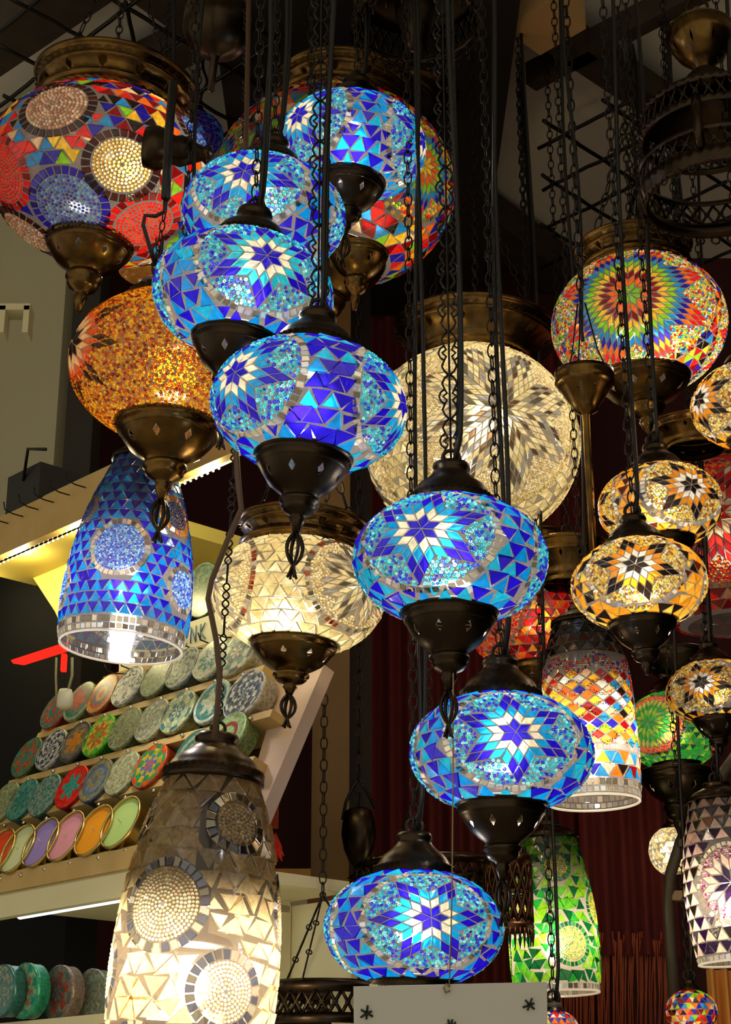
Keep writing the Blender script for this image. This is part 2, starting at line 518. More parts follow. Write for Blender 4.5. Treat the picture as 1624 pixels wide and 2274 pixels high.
    def tris(s, h, up, down, t_range=None, gap=.055, flip=.12, jit=.04, w=1.15, dens=.80):
        S = s.S; rows = S.rows(h)
        if t_range: rows = np.linspace(t_range[0], t_range[1], max(2, int(round((t_range[1]-t_range[0])*(S.k if isinstance(S, Globe) else 1)/h)))+1)
        for i in range(len(rows)-1):
            t0, t1 = rows[i], rows[i+1]; tm = (t0+t1)/2
            n = max(6, int(round(S.circ(tm)/(h*w)))); ph = nr.uniform(0, 1)
            for j in range(n):
                for u in (0, 1):
                    if u == 0: tri = [(j, t0), (j+1, t0), (j+.5, t1)]
                    else: tri = [(j+1, t0), (j+1.5, t1), (j+.5, t1)]
                    A = np.array([(a+ph)*2*PI/n for a, _ in tri]); T = np.array([t for _, t in tri])
                    A = A+nr.normal(0, jit*2*PI/n, 3); T = T+nr.normal(0, jit*(t1-t0), 3)
                    ca, ct = A.mean(), T.mean()
                    if not s.fits(ca, ct, dens+.08*0): 
                        continue
                    if not s.fits(A, T, .90):
                        # trim by pulling the chip together
                        A = ca+(A-ca)*.72; T = ct+(T-ct)*.72
                        if not s.fits(A, T, .87): continue
                    A = ca+(A-ca)*(1-gap*1.6); T = ct+(T-ct)*(1-gap*1.6)
                    P, nn = S.dom(A, T)
                    pal = up if (u == 0) != (nr.rand() < flip) else down
                    c = pal[nr.randint(len(pal))]
                    put_tile(s.mb, S, P, nn, vary(c[:3]), int(c[3]) if len(c) == 4 else 0, tilt=.08)
    def row(s, t0, t1, w, pal, mi=2, gap=.08):
        S = s.S; n = int(S.circ((t0+t1)/2)/w)
        for j in range(n):
            A = np.array([j+gap, j+1-gap, j+1-gap, j+gap])*2*PI/n; T = np.array([t0, t0, t1, t1])
            P, nn = S.dom(A, T)
            if not s.fits(A.mean(), T.mean(), .95): continue
            c = pal[nr.randint(len(pal))]
            put_tile(s.mb, S, P, nn, vary(c[:3]), int(c[3]) if len(c) == 4 else mi, tilt=.14)
    def grid(s, h, pal, t_range, w=1.0, skip=None):
        """rhombic net, rows staggered"""
        S = s.S; nrow = max(2, int(round((t_range[1]-t_range[0])/h))); ts = np.linspace(t_range[0], t_range[1], nrow+1)
        dt = ts[1]-ts[0]
        n = int(S.circ(sum(t_range)/2)/(h*2*w))
        for i, t in enumerate(ts):
            for j in range(n):
                a = (j+(i % 2)*.5)*2*PI/n
                if skip is not None and skip(a, t): continue
                A = a+np.array([-.5, 0, .5, 0])*2*PI/n*.86; T = t+np.array([0, -1, 0, 1])*dt*.86
                if not s.fits(a, t, .95): continue
                P, nn = S.dom(A, T); c = pal[nr.randint(len(pal))]
                put_tile(s.mb, S, P, nn, vary(c[:3]), int(c[3]) if len(c) == 4 else 0, tilt=.08)
    def beadfill(s, br, pal, cond, tr, ring=False, sp=2.05, jit=.1):
        S = s.S; U = S.unit(); pts = []
        t = tr[0]
        kk = S.k if isinstance(S, Globe) else 1
        while t < tr[1]:
            n = int(S.circ(t)/(br*sp)); ph = nr.uniform(0, 6)
            for j in range(n):
                a = j*2*PI/n+ph
                if (cond is None or cond(a % (2*PI), t)) and s.fits(a, t, 1.0): pts.append((a+nr.normal(0, jit*2*PI/n), t+nr.normal(0, jit*br)))
            t += br*sp*.93/kk
        if not pts: return
        p = np.array(pts); P, nn = S.dom(p[:, 0], p[:, 1]); put_beads(s.mb, P, nn, br*U, pick(pal, len(P)), ring)
    def build(s, parent, name='mosaic'):
        return s.mb.build(name, [M_TILE, M_BEAD, M_MIRROR], parent, attr=True)

# colours (linear reflect/transmit tints of the glass itself)
DBLUE = (.012, .004, .52); BLUE2 = (.022, .008, .38); CYAN = (.003, .25, .66); TURQ = (.01, .38, .60); CREAMW = (1.0, .86, .58)
MIR = (.85, .76, .58, 2); MIRD = (.30, .26, .2, 2); MIRS = (.85, .85, .85, 2)
AMB = (.95, .42, .03); AMB2 = (.85, .30, .01); BLK = (.012, .006, .004); WHT = (.95, .93, .85); BRN = (.10, .012, .004)
RED = (.8, .012, .008); DRED = (.22, .004, .006); ORG = (.95, .15, .012); YEL = (.95, .55, .03); LIME = (.25, .60, .02); GRN = (.02, .38, .04); DGRN = (.004, .12, .03)
NAVY = (.02, .012, .35); SKY = (.02, .25, .62); PEACH = (.9, .6, .35)
MULTI = [RED, DRED, YEL, SKY, NAVY, LIME, ORG, DRED, RED, NAVY, PEACH, BLK]
CRM = (.85, .72, .36); CRM2 = (.7, .58, .28)

# ------------------------------------------------------------------ metal parts
def bowl_prof(r, h, lip=1.0):
    """lower bowl seen under each shade: rim at z=0, going down"""
    return [(r*.86, -.0*h), (r*.99, .03*h), (r*1.03, -.02*h), (r*1.0, -.07*h), (r*.94, -.10*h), (r*.975, -.155*h), (r*.945, -.21*h), (r*.96, -.25*h), (r*.90, -.33*h),
            (r*.86, -.42*h), (r*.70, -.68*h), (r*.52, -.84*h), (r*.40, -.93*h), (r*.37, -1.0*h)]
def add_bowl(parent, r, h, z, mt, stem=1.0, finial=True, holes=True, knob=True):
    mb = MB()
    p = [(a, z+b) for a, b in bowl_prof(r, h)]
    lathe_(mb, p[:9], 96, ropes=(5,))
    lathe_(mb, p[8:], 48, holes=(1,) if holes else (), hole_n=8, grooves=(1, 2))
    lathe_(mb, [(a*.975, b) for a, b in p[8:]], 48, holes=(1,) if holes else (), hole_n=8, mi=1)
    o = mb.build('bowl', [mt, M_LINER], parent)
    zz = z-h
    if knob:
        k = MB()
        q = [(r*.37, zz), (r*.42, zz-.05*h*stem), (r*.42, zz-.16*h*stem), (r*.36, zz-.22*h*stem), (r*.37, zz-.30*h*stem), (r*.30, zz-.42*h*stem), (r*.17, zz-.50*h*stem), (r*.14, zz-.58*h*stem), (r*.17, zz-.66*h*stem), (r*.12, zz-.78*h*stem), (r*.075, zz-1.0*h*stem), (0.0005, zz-1.02*h*stem)]
        lathe_(k, q, 32)
        o = k.build('knob', mt, parent)
        zz -= 1.0*h*stem
    if finial:
        f = MB(); L = h*1.05; w = r*.165
        for i in range(4):
            a = i*PI/2+.4; pts = []
            for t in np.linspace(0, 1, 12):
                rr = w*(math.sin(PI*min(1, t/.72))**.8 if t < .72 else 0)+w*.55*max(0, (t-.68)/.32)**1.4
                pts.append(((rr+.0005)*math.cos(a), (rr+.0005)*math.sin(a), zz-t*L))
            tube_(f, pts, np.linspace(r*.05, r*.028, 12), 5)
        tube_(f, [(r*.06*math.cos(t), 0, zz+r*.05+r*.06*math.sin(t)) for t in np.arange(8)*PI/4], r*.018, 4, closed=True)
        f.build('finial', M_DARK, o)
    return o

def add_cap(parent, r, h, z, mt, top=None):
    """bell shaped cap on top of a shade, z = where it sits"""
    mb = MB()
    p = [(r*.97, z-.02*h), (r*1.04, z), (r*1.03, z+.08*h), (r*1.0, z+.13*h), (r*1.0, z+.22*h), (r*.92, z+.28*h), (r*.88, z+.36*h), (r*.78, z+.48*h), (r*.6, z+.6*h), (r*.46, z+.72*h),
         (r*.43, z+.80*h), (r*.46, z+.86*h), (r*.42, z+.97*h), (r*.2, z+1.0*h), (.002, z+1.0*h)]
    lathe_(mb, p, 80, ropes=(3, 4))
    mb.build('cap', mt, parent)
    return z+h

def add_canopy(parent, r1, r2, h, z, mt):
    """wide brass gallery on top of big shades: collar r1 widens upward to rim r2"""
    mb = MB()
    p = [(r1*.97, z-.02*h), (r1*1.03, z+.0*h), (r1*1.0, z+.06*h), (r1*1.03, z+.12*h), (r1*1.12, z+.18*h), (r1*1.05+(r2-r1)*.1, z+.25*h), (r1*.5+r2*.45, z+.34*h), (r2*.80, z+.48*h), (r2*.93, z+.66*h), (r2*.965, z+.74*h), (r2*.93, z+.78*h),
         (r2*.985, z+.83*h), (r2*.95, z+.88*h), (r2*1.0, z+.93*h), (r2*1.03, z+1.0*h), (r2*.96, z+1.03*h), (r2*.9, z+1.02*h), (r2*.7, z+1.15*h), (r2*.3, z+1.3*h), (r2*.06, z+1.35*h), (.001, z+1.35*h)]
    lathe_(mb, p, 96, ropes=(2, 11), holes=(7,), hole_n=12, grooves=(7, 8))
    mb.build('brass_gallery', mt, parent)
    return z+1.35*h

def chain_links(mb, p0, p1, L=.02, w=.0052, r=.0011, seg=5):
    p0 = np.array(p0, float); p1 = np.array(p1, float); D = np.linalg.norm(p1-p0); d = (p1-p0)/D
    n = max(1, int(D/(L*.80)))
    a = np.cross(d, [0.3, 1, .1]); a /= np.linalg.norm(a); b = np.cross(d, a)
    for i in range(n):
        c = p0+(p1-p0)*(i+.5)/n; s = a if i % 2 else b
        pts = [c+d*L*.5*math.sin(t)+s*w*math.cos(t) for t in np.arange(10)*2*PI/10]
        tube_(mb, pts, r, seg, closed=True)

def chain_ornate(mb, p0, p1, L=.050, w=.0085, r=.0013, face=(1, 0, 0)):
    p0 = np.array(p0, float); p1 = np.array(p1, float); D = np.linalg.norm(p1-p0); d = (p1-p0)/D
    n = max(1, int(D/L)); L = D/n
    s = np.array(face, float); s -= d*np.dot(s, d); s /= np.linalg.norm(s)
    for i in range(n):
        c = p0+d*L*(i+.5)
        for sg in (-1, 1):
            pts = [c+d*L*u+sg*s*w*v for u, v in ((-.5, .12), (-.42, .62), (-.30, .95), (-.16, .62), (-.08, .35), (0, .85), (.08, .35), (.16, .62), (.30, .95), (.42, .62), (.5, .12))]
            tube_(mb, pts, r, 5)
            pts = [c+d*L*u+sg*s*w*v for u, v in ((-.16, .7), (-.10, 1.15), (0, 1.35), (.10, 1.15), (.16, .7))]
            tube_(mb, pts, r*.9, 5)
        pts = [c+d*L*.5+d*.004*math.sin(t)+np.cross(d, s)*.004*math.cos(t) for t in np.arange(8)*PI/4]
        tube_(mb, pts, r*.9, 4, closed=True)
    tube_(mb, [p0, (p0+p1)/2, p1], r*.9, 4)

def slink(mb, a, b, w=.0030, r=.0009):
    a = np.array(a); b = np.array(b); D = np.linalg.norm(b-a); n = max(1, int(D/.06)); d = (b-a)/D; s = np.array([1, 0, 0])-d*d[0]; s /= np.linalg.norm(s)
    L = D/n
    for i in range(n):
        c = a+d*L*i
        tube_(mb, [c, c+d*L*.35], r*1.3, 5)
        tube_(mb, [c+d*L*(.35+.65*t)+s*w*math.sin(4*PI*t) for t in np.linspace(0, 1, 17)], r, 5)
        tube_(mb, [c+d*L*(.35+.65*t)-s*w*math.sin(4*PI*t) for t in np.linspace(0, 1, 17)], r, 5)

def cable(mb, p0, p1, r=.0022, wob=.004, n=40, tw=False, off=(0, 0)):
    p0 = np.array(p0, float); p1 = np.array(p1, float)
    ph = rnd.uniform(0, 6); f = rnd.uniform(1, 1.8)
    pts = []
    for i in range(n+1):
        t = i/n; e = math.sin(PI*t)**.3
        pts.append(p0+(p1-p0)*t+np.array([math.sin(ph+f*6*t)*wob+off[0], math.cos(ph*2+f*5*t)*wob+off[1], 0])*e)
    tube_(mb, pts, r, 6)

ZC = 3.62
def root_at(name, px, py, d, tilt=0, lean=0, az=0):
    """lamp root: tilt = roll in picture plane (deg, + leans top to the right), lean = top towards camera"""
    p = at(px, py, d)
    o = empty(name, p)
    yaw = math.atan2(p[0], p[1])
    M = Matrix.Translation(Vector(p)) @ Matrix.Rotation(math.radians(tilt), 4, 'Y') @ Matrix.Rotation(math.radians(lean), 4, 'X') @ Matrix.Rotation(-yaw, 4, 'Z')
    o.matrix_world = M
    o.location, o.rotation_mode = M.to_translation(), 'XYZ'; o.rotation_euler = M.to_euler()
    return o, M
def up_pt(M, loc, dz=None, dx=0, dy=0, z=None):
    """a local point straight above local loc in the world, at world height z"""
    w = M @ Vector(loc); t = Vector((w.x+dx, w.y+dy, z if z is not None else w.z+dz))
    return np.array(M.inverted() @ t)

PW = .78
def add_light(parent, z, power, col, r=.018, x=0, y=0):
    l = bpy.data.lights.new('bulb_light', 'POINT'); l.energy = power*PW; l.color = col; l.shadow_soft_size = r
    o = bpy.data.objects.new('bulb_light', l); C.objects.link(o); o.parent = parent; o.location = (x, y, z)
    return o

def socket(parent, z0, z1, r=.011, disc=0):
    mb = MB(); lathe_(mb, [(.0005, z0-.001), (r, z0), (r*1.15, z0+.01), (r*1.0, z0+.012), (r*.9, z1), (.0005, z1)], 20)
    if disc:
        lathe_(mb, [(.001, z0-.002), (disc*.6, z0), (disc, z0+.004), (disc*.9, z0+.01), (.001, z0+.02)], 32)
    mb.build('socket', M_SOCK, parent)

WARM = (1.0, .87, .68); COOL = (1.0, .94, .86)

def hang(parent, M, ztop, style, ztop_world=None, offs=(0, 0), ncab=1):
    z = ztop_world or ZC
    p0 = np.array([0, 0, ztop]); p1 = up_pt(M, (0, 0, ztop), z=z, dx=offs[0], dy=offs[1])
    c = MB()
    if style == 'ornate':
        chain_ornate(c, p0, p1)
    elif style == 'links':
        chain_links(c, p0, p1)
    elif style == 'three':
        R_ = 0.7
    if style == 'slink':
        Mi = M.inverted(); dd = 2.0
        L = [np.array(Mi @ Vector(at(x, y, d_))) for x, y, d_ in ((472, 1630, 2.0), (518, 1060, 2.06), (540, 600, 2.2), (552, -200, 2.5))]
        L[0] = p0
        slink(c, L[0], L[1], .0042, .0012); slink(c, L[1], L[2], .0042, .0012); slink(c, L[2], L[3], .0042, .0012)
        kb = MB(); tube_(kb, [np.array(Mi @ Vector(at(x, y, d_))) for x, y, d_ in ((475, 1640, 2.0), (482, 1580, 2.0), (488, 1500, 2.0), (480, 1420, 2.0), (462, 1330, 2.0), (470, 1290, 2.0), (505, 1200, 2.0), (536, 1130, 2.0), (530, 1080, 2.0), (524, 1000, 2.03), (540, 700, 2.15), (556, -200, 2.5))], .0036, 7)
        kb.build('cord', M_BROWNCABLE, parent); ncab = 0
    # ring on top of cap
    tube_(c, [(0.009*math.cos(t), 0, ztop+.006+.009*math.sin(t)) for t in np.arange(12)*PI/6], .0022, 6, closed=True)
    c.build('chain', M_IRON, parent)
    if ncab:
        k = MB()
        for i in range(ncab):
            cable(k, p0+np.array([.004, 0, 0]), p1+np.array([.006+.004*i, .002*i, 0]), .0028, .005, off=(.006+.003*i, 0))
        k.build('cable', M_CABLE, parent)

# ------------------------------------------------------------------ blue chandelier lamps
R_B = .10; H_B = .066
def globe_lamp(name, label, px, py, d, R, H, tilt, lean, fill, power, group=None, lightcol=WARM, metal=None, bowl_r=.49, bowl_h=.46, cap=True, bowl=True,
               finial=True, chain='ornate', offs=(0, 0), ncab=1, stem=.8, lat_hi=64, lat_lo=-61, kappa=None, canopy=None, shell=None, bulb=(0, 0, 0), cat='hanging lamp', ztop=None, brass=None, cap_r=.44, cap_h=.52):
    o, M = root_at(name, px, py, d, tilt, lean)
    tag(o, label, cat, group)
    metal = metal or M_DARK
    S = Globe(R, H, kappa, lat_hi, lat_lo)
    sh = MB(); S.shell(sh); sh.build('glass_globe', shell or M_SHELL, o)
    mo = Mosaic(S); fill(mo, o, M); mo.build(o)
    zt = H*math.sin(S.hi); zb = H*math.sin(S.lo)
    rt = R*math.cos(S.hi); rb = R*math.cos(S.lo)
    if canopy:
        ztop_l = add_canopy(o, rt*1.03, canopy[0]*R, canopy[1]*R, zt-.002, brass or M_BRASS)
    elif cap:
        ztop_l = add_cap(o, max(rt*1.02, cap_r*R), cap_h*R, zt-.003, metal)
    else: ztop_l = zt
    if bowl:
        add_bowl(o, max(rb*1.0, bowl_r*R), bowl_h*R, zb+.003, brass or metal, stem=stem, finial=finial)
    socket(o, bulb[2]+.028, zt+.004)
    if power > 0: add_light(o, bulb[2], power, lightcol, .019 if R < .15 else .026, bulb[0], bulb[1])
    if chain == 'three':
        c = MB(); rr = canopy[0]*R*.95
        zc = zt+canopy[1]*R
        tz = up_pt(M, (0, 0, ztop_l), dz=R*1.6)
        for i in range(3):
            a = i*2*PI/3+.5; chain_links(c, (rr*math.cos(a), rr*math.sin(a), zc), tz, .024, .0052, .0012)
        chain_links(c, tz, up_pt(M, (0, 0, ztop_l), z=ZC), .024, .0052, .0012)
        c.build('chain', M_IRON, o)
    else:
        hang(o, M, ztop_l, chain, ztop, offs, ncab)
    return o, M, S

def star_fill(rot_az, cols, unit=.119, meds=3, border=(.78, .76), mirror=(MIR, MIRD, MIR, MIRS), beads=None, tri_up=(CYAN,), tri_dn=(DBLUE,), n=6, br=.0215, lat=0.0, tri_h=.20, mx=2, bsz=.095, ring=True, rot=.0, nrings=5):
    def f(mo, o, M):
        for i in range(meds):
            mo.star(math.radians(rot_az)+i*2*PI/meds, lat, unit, cols[:nrings], n=n, mx=mx, border=border, bord_col=list(mirror), beads=beads, br=br, bord_sz=bsz, ring_beads=ring, rot=rot+i*.2, bsp=2.25, warp=.045)
        mo.tris(tri_h, list(tri_up), list(tri_dn), jit=.07)
    return f
BEADB = [(.05, .60, .66), (.02, .45, .60), (.25, .85, .85), (.03, .06, .75), (.02, .03, .6), (.08, .6, .62), (.02, .3, .6)]
BLUECOLS = [DBLUE, CREAMW, CYAN, BLUE2, DBLUE]
blue = [
    ('topmost', 782, 326, 2.34, 4, -46, 'topmost blue star globe lamp, against the big multicolour lamp'),
    ('second', 586, 478, 2.11, 6, -14, 'blue star globe lamp tucked behind and above the third of the cluster'),
    ('third', 540, 655, 1.90, 6, 14, 'blue star globe lamp overlapping the amber beaded lamp at its left'),
    ('fourth', 686, 903, 1.755, 4.5, -47, 'large blue globe lamp with star turned left and tulip finial over cream lamp'),
    ('fifth', 1000, 1245, 1.767, 1.5, -16, 'blue globe lamp in front of the big cream mosaic sphere'),
    ('sixth', 1114, 1672, 1.876, 1, 9, 'blue globe lamp overlapping the multicolour cylinder lamp'),
    ('seventh', 919, 2062, 1.924, 1, 11, 'lowest blue globe lamp of the spiral, just above the paper sign'),
]
LITUP = []
for i, (nm, px, py, d, tl, az, lb) in enumerate(blue):
    cols = [DBLUE, CREAMW, ((.006, .32, .68) if i not in (2,) else (.02, .50, .62)), DBLUE, BLUE2]
    f = star_fill(az, cols, beads=BEADB, tri_up=(CYAN, CYAN, TURQ), tri_dn=(DBLUE, DBLUE, BLUE2), rot=rnd.uniform(0, .9), n=6)
    b = (0, 0, .008)
    globe_lamp('mosaic_lamp', lb, px, py, d, R_B, H_B, tl, 0, f, 1.9, 'blue star lamps of the spiral chandelier', COOL, M_DARK if i not in (0, 1, 2, 5) else M_DARK, bulb=b,
               finial=(i not in (6,)), chain=('ornate' if i in (3, 4) else 'links'), offs=(0, 0), ncab=2, ztop=ZC, kappa=.86)

# ------------------------------------------------------------------ lamps around
# B: big multicolour globe with bead discs, top left
def fillB(mo, o, M):
    S = mo.S
    Mi = M.inverted(); cw = np.array(Mi @ Vector(CAMP))
    def pix(px, py):
        r = np.array((Mi.to_3x3() @ Vector(ray(px, py)))); D = np.array([S.R, S.R, S.H])
        a = r/D; b = cw/D; A = a@a; B = 2*a@b; Cc = b@b-1; disc = B*B-4*A*Cc
        if disc < 0: return None
        t = (-B-math.sqrt(disc))/(2*A); q = b+t*a
        return math.atan2(q[0], -q[1]), math.asin(max(-1, min(1, q[2])))
    GOLD = [(.9, .55, .12), (.8, .45, .08), (1, .7, .25)]; BRB = [(.75, .42, .25), (.5, .25, .14), (.85, .6, .4)]
    BLB = [(.05, .09, .5), (.08, .2, .6), (.03, .05, .35), (.15, .35, .6)]; RDB = [(1, .012, .006), (.95, .03, .008), (1, .06, .015)]
    DK = [(.06, .01, .008), (.03, .01, .01)]
    discs = [(122, 232, .36, BRB, DK), (272, 366, .34, GOLD, DK), (2, 385, .36, RDB, [DRED, RED]), (150, 455, .36, BLB, [NAVY, NAVY, (.03, .02, .2)]),
             (322, 500, .34, RDB, [DRED, RED]), (58, 520, .33, BRB, DK), (440, 300, .30, BLB, DK)]
    done = []
    for x, y, r, bd, bo in discs:
        q = pix(x, y)
        if q is None: continue
        mo.disc(q[0], q[1], r, bd, .0165, bo, .085); done.append(q)
    for az in (110, 180, 250):
        mo.disc(math.radians(az), .1, .36, [BRB, GOLD, BLB][az % 3], .03, DK, .085)
    mo.tris(.135, MULTI+[YEL, SKY], MULTI+[BLK, DRED, NAVY])
globe_lamp('mosaic_lamp', 'big multicolour globe with gold, red and blue bead discs, top left', 225, 392, 2.62, .175, .128, 5.5, 0, fillB, 2.8,
           None, WARM, M_BRASS, canopy=(.72, .36), bowl_r=.36, bowl_h=.30, finial=False, chain='three', lat_hi=52, lat_lo=-68, kappa=.9, bulb=(.04, -.04, 0), stem=1.2)

# C: multicolour globe behind blue 1
def fillC(mo, o, M):
    for az in (-75, 48, 165):
        mo.star(math.radians(az), -.15, .07, [YEL, ORG, LIME, SKY, NAVY, RED, ORG], n=8, mx=3, border=(.45, .5), bord_col=[(.6, .5, .2), (.5, .4, .15), MIRD], beads=[YEL, LIME, RED, ORG, (.7, .5, .1)], br=.018, bord_sz=.055, ring_beads=False)
    mo.row(.42, .49, .05, MULTI, 0); mo.row(.52, .59, .05, MULTI, 0); mo.row(.62, .69, .05, MULTI, 0)
    mo.tris(.125, MULTI+[RED, ORG], MULTI+[DRED, RED], t_range=(-1.0, .36))
    mo.tris(.1, MULTI+[YEL], MULTI+[BLK], t_range=(.70, .95))
globe_lamp('mosaic_lamp', 'large dim multicolour globe hanging behind the topmost blue lamp', 745, 415, 2.95, .205, .165, 6, 0, fillC, 1.7,
           None, WARM, M_BRASS, canopy=(.62, .3), bowl_r=.36, bowl_h=.34, finial=False, chain='links', lat_hi=56, kappa=.9, bulb=(.07, -.03, -.05), stem=1.2)

# E: amber beads
def fillE(mo, o, M):
    mo.star(math.radians(-72), .02, .14, [BLK, (.9, .6, .35), (.85, .12, .02), BLK, BLK, BLK], n=8, mx=2, border=None)
    mo.meds.append((mo.S.med(math.radians(-72), .02), .45, .40))
    mo.star(math.radians(88), .02, .14, [BLK, (.9, .6, .35), (.85, .12, .02), BLK, BLK, BLK], n=8, mx=2, border=None)
    mo.meds.append((mo.S.med(math.radians(88), .02), .45, .40))
    AB = [(.95, .50, .01), (.8, .20, .005), (.55, .07, .003), (1, .66, .03), (.30, .03, .002), (.95, .55, .015), (.7, .14, .005), (1, .6, .02)]
    mo.beadfill(.0165, AB, None, (mo.S.lo, mo.S.hi), ring=True, jit=.35, sp=1.95)
globe_lamp('mosaic_lamp', 'amber beaded globe lamp with a black, red and cream check at its left', 388, 818, 2.2, .1345, .094, 3, 0, fillE, 1.9,
           None, (1, .8, .5), M_BRASS, bowl_r=.44, bowl_h=.40, finial=True, chain='links', lat_hi=58, lat_lo=-60, shell=m_shell('amber_shell', (.16, .11, .07), .4), cap=True, brass=M_BRASS, kappa=.95, stem=.9)

# G: big cream sphere
GG = [(.92, .80, .46), (.8, .66, .34), (.95, .85, .52), MIR, MIRS, (.10, .06, .03), MIRD, (.9, .78, .45)]
BG = [(.85, .72, .4), (.7, .55, .28), (.95, .85, .55)]
def fillG(mo, o, M):
    mo.star(math.radians(16), -.06, .074, [GG]*16, n=8, mx=6, border=(.88, .92), bord_col=[(.8, .7, .4, 0)], beads=BG, br=.0135, bord_sz=.05, ring_beads=False, bsp=1.9)
    for az in (136, 256):
        mo.star(math.radians(az), 0, .14, [GG]*12, n=8, mx=3, border=(.9, .95), bord_col=[(.8, .7, .4, 0)], beads=BG, br=.022, bord_sz=.07, ring_beads=False)
    mo.tris(.098, [CRM, CRM2, (.9, .8, .45)], [CRM, CRM2, MIR], gap=.07)
globe_lamp('mosaic_lamp', 'largest cream mosaic sphere with mirror rhombs and beaded edge', 1048, 985, 2.85, .178, .166, 4, 0, fillG, 4.2,
           None, WARM, M_BRASS, canopy=(.78, .38), bowl=False, chain='three', lat_hi=60, lat_lo=-66, shell=M_CLEAR, kappa=.97, bulb=(.02, 0, .03))
# H
def fillH(mo, o, M):
    H1 = [(.95, .84, .5), (.9, .75, .4), MIR, MIRD, (.7, .6, .35), MIR]
    for az in (48, 168, 288):
        mo.star(math.radians(az), 0, .11, [H1]*10, n=8, mx=3, border=(.74, .66), bord_col=[MIR, MIRD, (.5, .1, .05, 2)], beads=BG, br=.02, bord_sz=.075, ring_beads=False)
    mo.tris(.16, [CRM, (.95, .85, .55)], [CRM, CRM2])
globe_lamp('mosaic_lamp', 'cream flattened globe lamp with brass gallery above the painted tins', 662, 1322, 2.2, .1115, .0765, 4, 0, fillH, 1.7,
           None, WARM, M_BRASS, canopy=(.76, .36), bowl_r=.38, bowl_h=.36, finial=True, chain='three', lat_hi=50, lat_lo=-60, shell=M_CLEAR, bulb=(-.015, 0, -.022), brass=M_BRASS, stem=.7)
# I rainbow
def fillI(mo, o, M):
    IR = [(.2, .55, .02), ORG, DRED, YEL, LIME, SKY, NAVY, ORG, RED, RED, RED]
    IB = [YEL, (.8, .6, .1), LIME, SKY, RED, WHT, (.6, .5, .1)]
    for az in (-5, 115, 235):
        mo.star(math.radians(az), -.12, .098 if az == -5 else .07, IR, n=8, mx=5, border=(1.12, .95) if az == -5 else (.84, .8), bord_col=[MIR, (.8, .75, .6), (.6, .55, .4)], beads=IB, br=.0155, bord_sz=.06, ring_beads=False, gap=.08)
    mo.tris(.12, MULTI, MULTI)
globe_lamp('mosaic_lamp', 'rainbow star globe lamp hanging under a brass gallery, upper right', 1420, 722, 2.53, .128, .104, -1, 0, fillI, 2.4,
           None, WARM, M_BRASS, canopy=(.68, .36), bowl_r=.42, bowl_h=.34, finial=False, chain='three', lat_hi=54, lat_lo=-58, kappa=.92, bulb=(.028, -.01, -.035), brass=M_BRASS, stem=1.0)
# K yellow
BEADY = [(.95, .6, .05), (.9, .75, .2), (.7, .4, .02), (.3, .1, .02), (.95, .85, .4)]
KC = [BLK, WHT, AMB2, BLK, BLK]
def ylamp(lb, px, py, d, R, az, tl, pw, **k):
    f = star_fill(az, KC, beads=BEADY, tri_up=(AMB, (.95, .6, .08), AMB2), tri_dn=(BLK, BRN, BLK, AMB), mirror=((.75, .75, .7, 2), (.85, .8, .7, 0), MIR), rot=rnd.uniform(0, .4))
    return globe_lamp('mosaic_lamp', lb, px, py, d, R, R*.68, tl, 0, f, pw, 'black and amber star globe lamps', WARM, M_DARK, ncab=1, kappa=.86, bowl_r=.5, **k)
ylamp('black and amber star globe, the brighter lower one right of the blue lamp', 1420, 1298, 2.04, .08, -2, -2, 1.2, chain='links', finial=False)
ylamp('black and amber star globe just behind and above the brighter one', 1467, 1125, 2.22, .08, 30, -2, 1.05, chain='links', finial=False)
ylamp('small dim black and amber star globe at the right edge beside green lamp', 1585, 1537, 2.7, .074, -14, -2, .7, chain='links', finial=False)
ylamp('black and amber globe cut off by right edge beside rainbow lamp', 1676, 898, 2.2, .08, 62, -3, 1.1, chain='links', finial=False)

# J red lamps
def fillR(cols, tri1, tri2, unit=.1, az=0):
    def f(mo, o, M):
        for a in (az, az+120, az+240):
            mo.star(math.radians(a), 0, unit, cols, n=8, mx=3, border=(.72, .72), bord_col=[(.6, .1, .05, 0), (.5, .3, .2, 2)], beads=[ORG, (.9, .2, .05), RED], br=.02, bord_sz=.07, ring_beads=False)
        mo.tris(.13, tri1, tri2)
    return f
globe_lamp('mosaic_lamp', 'big red mosaic sphere behind the black and amber lamps', 1610, 1215, 3.1, .19, .165, -2, 0,
           fillR([RED, PEACH, RED, DRED, RED, PEACH, RED, DRED], [RED, DRED, (.7, .3, .15)], [DRED, RED], az=-5), 1.5, None, WARM, M_BRASS, canopy=(.6, .25), bowl=False, chain='links', lat_hi=56, kappa=.95)
globe_lamp('mosaic_lamp', 'orange red mosaic sphere peeking between the blue lamp and the cylinder', 1195, 1372, 3.05, .128, .105, 0, 0,
           fillR([BLK, ORG, PEACH, RED, DRED, ORG], [ORG, RED, (.9, .3, .02)], [DRED, RED, DRED], az=-50), 1.3, None, WARM, M_BRASS, canopy=(.62, .5), bowl_r=.5, bowl_h=.4, finial=False, chain='links', lat_hi=54, kappa=.9)
# M green globe
globe_lamp('mosaic_lamp', 'green mosaic globe lamp behind the striped multicolour cylinder', 1495, 1622, 2.95, .085, .068, -2, 0,
           fillR([GRN, LIME, GRN, (.5, .55, .05), DGRN, GRN], [GRN, LIME], [DGRN, GRN], az=-28, unit=.13), .9, None, WARM, M_DARK, chain='links', finial=False)
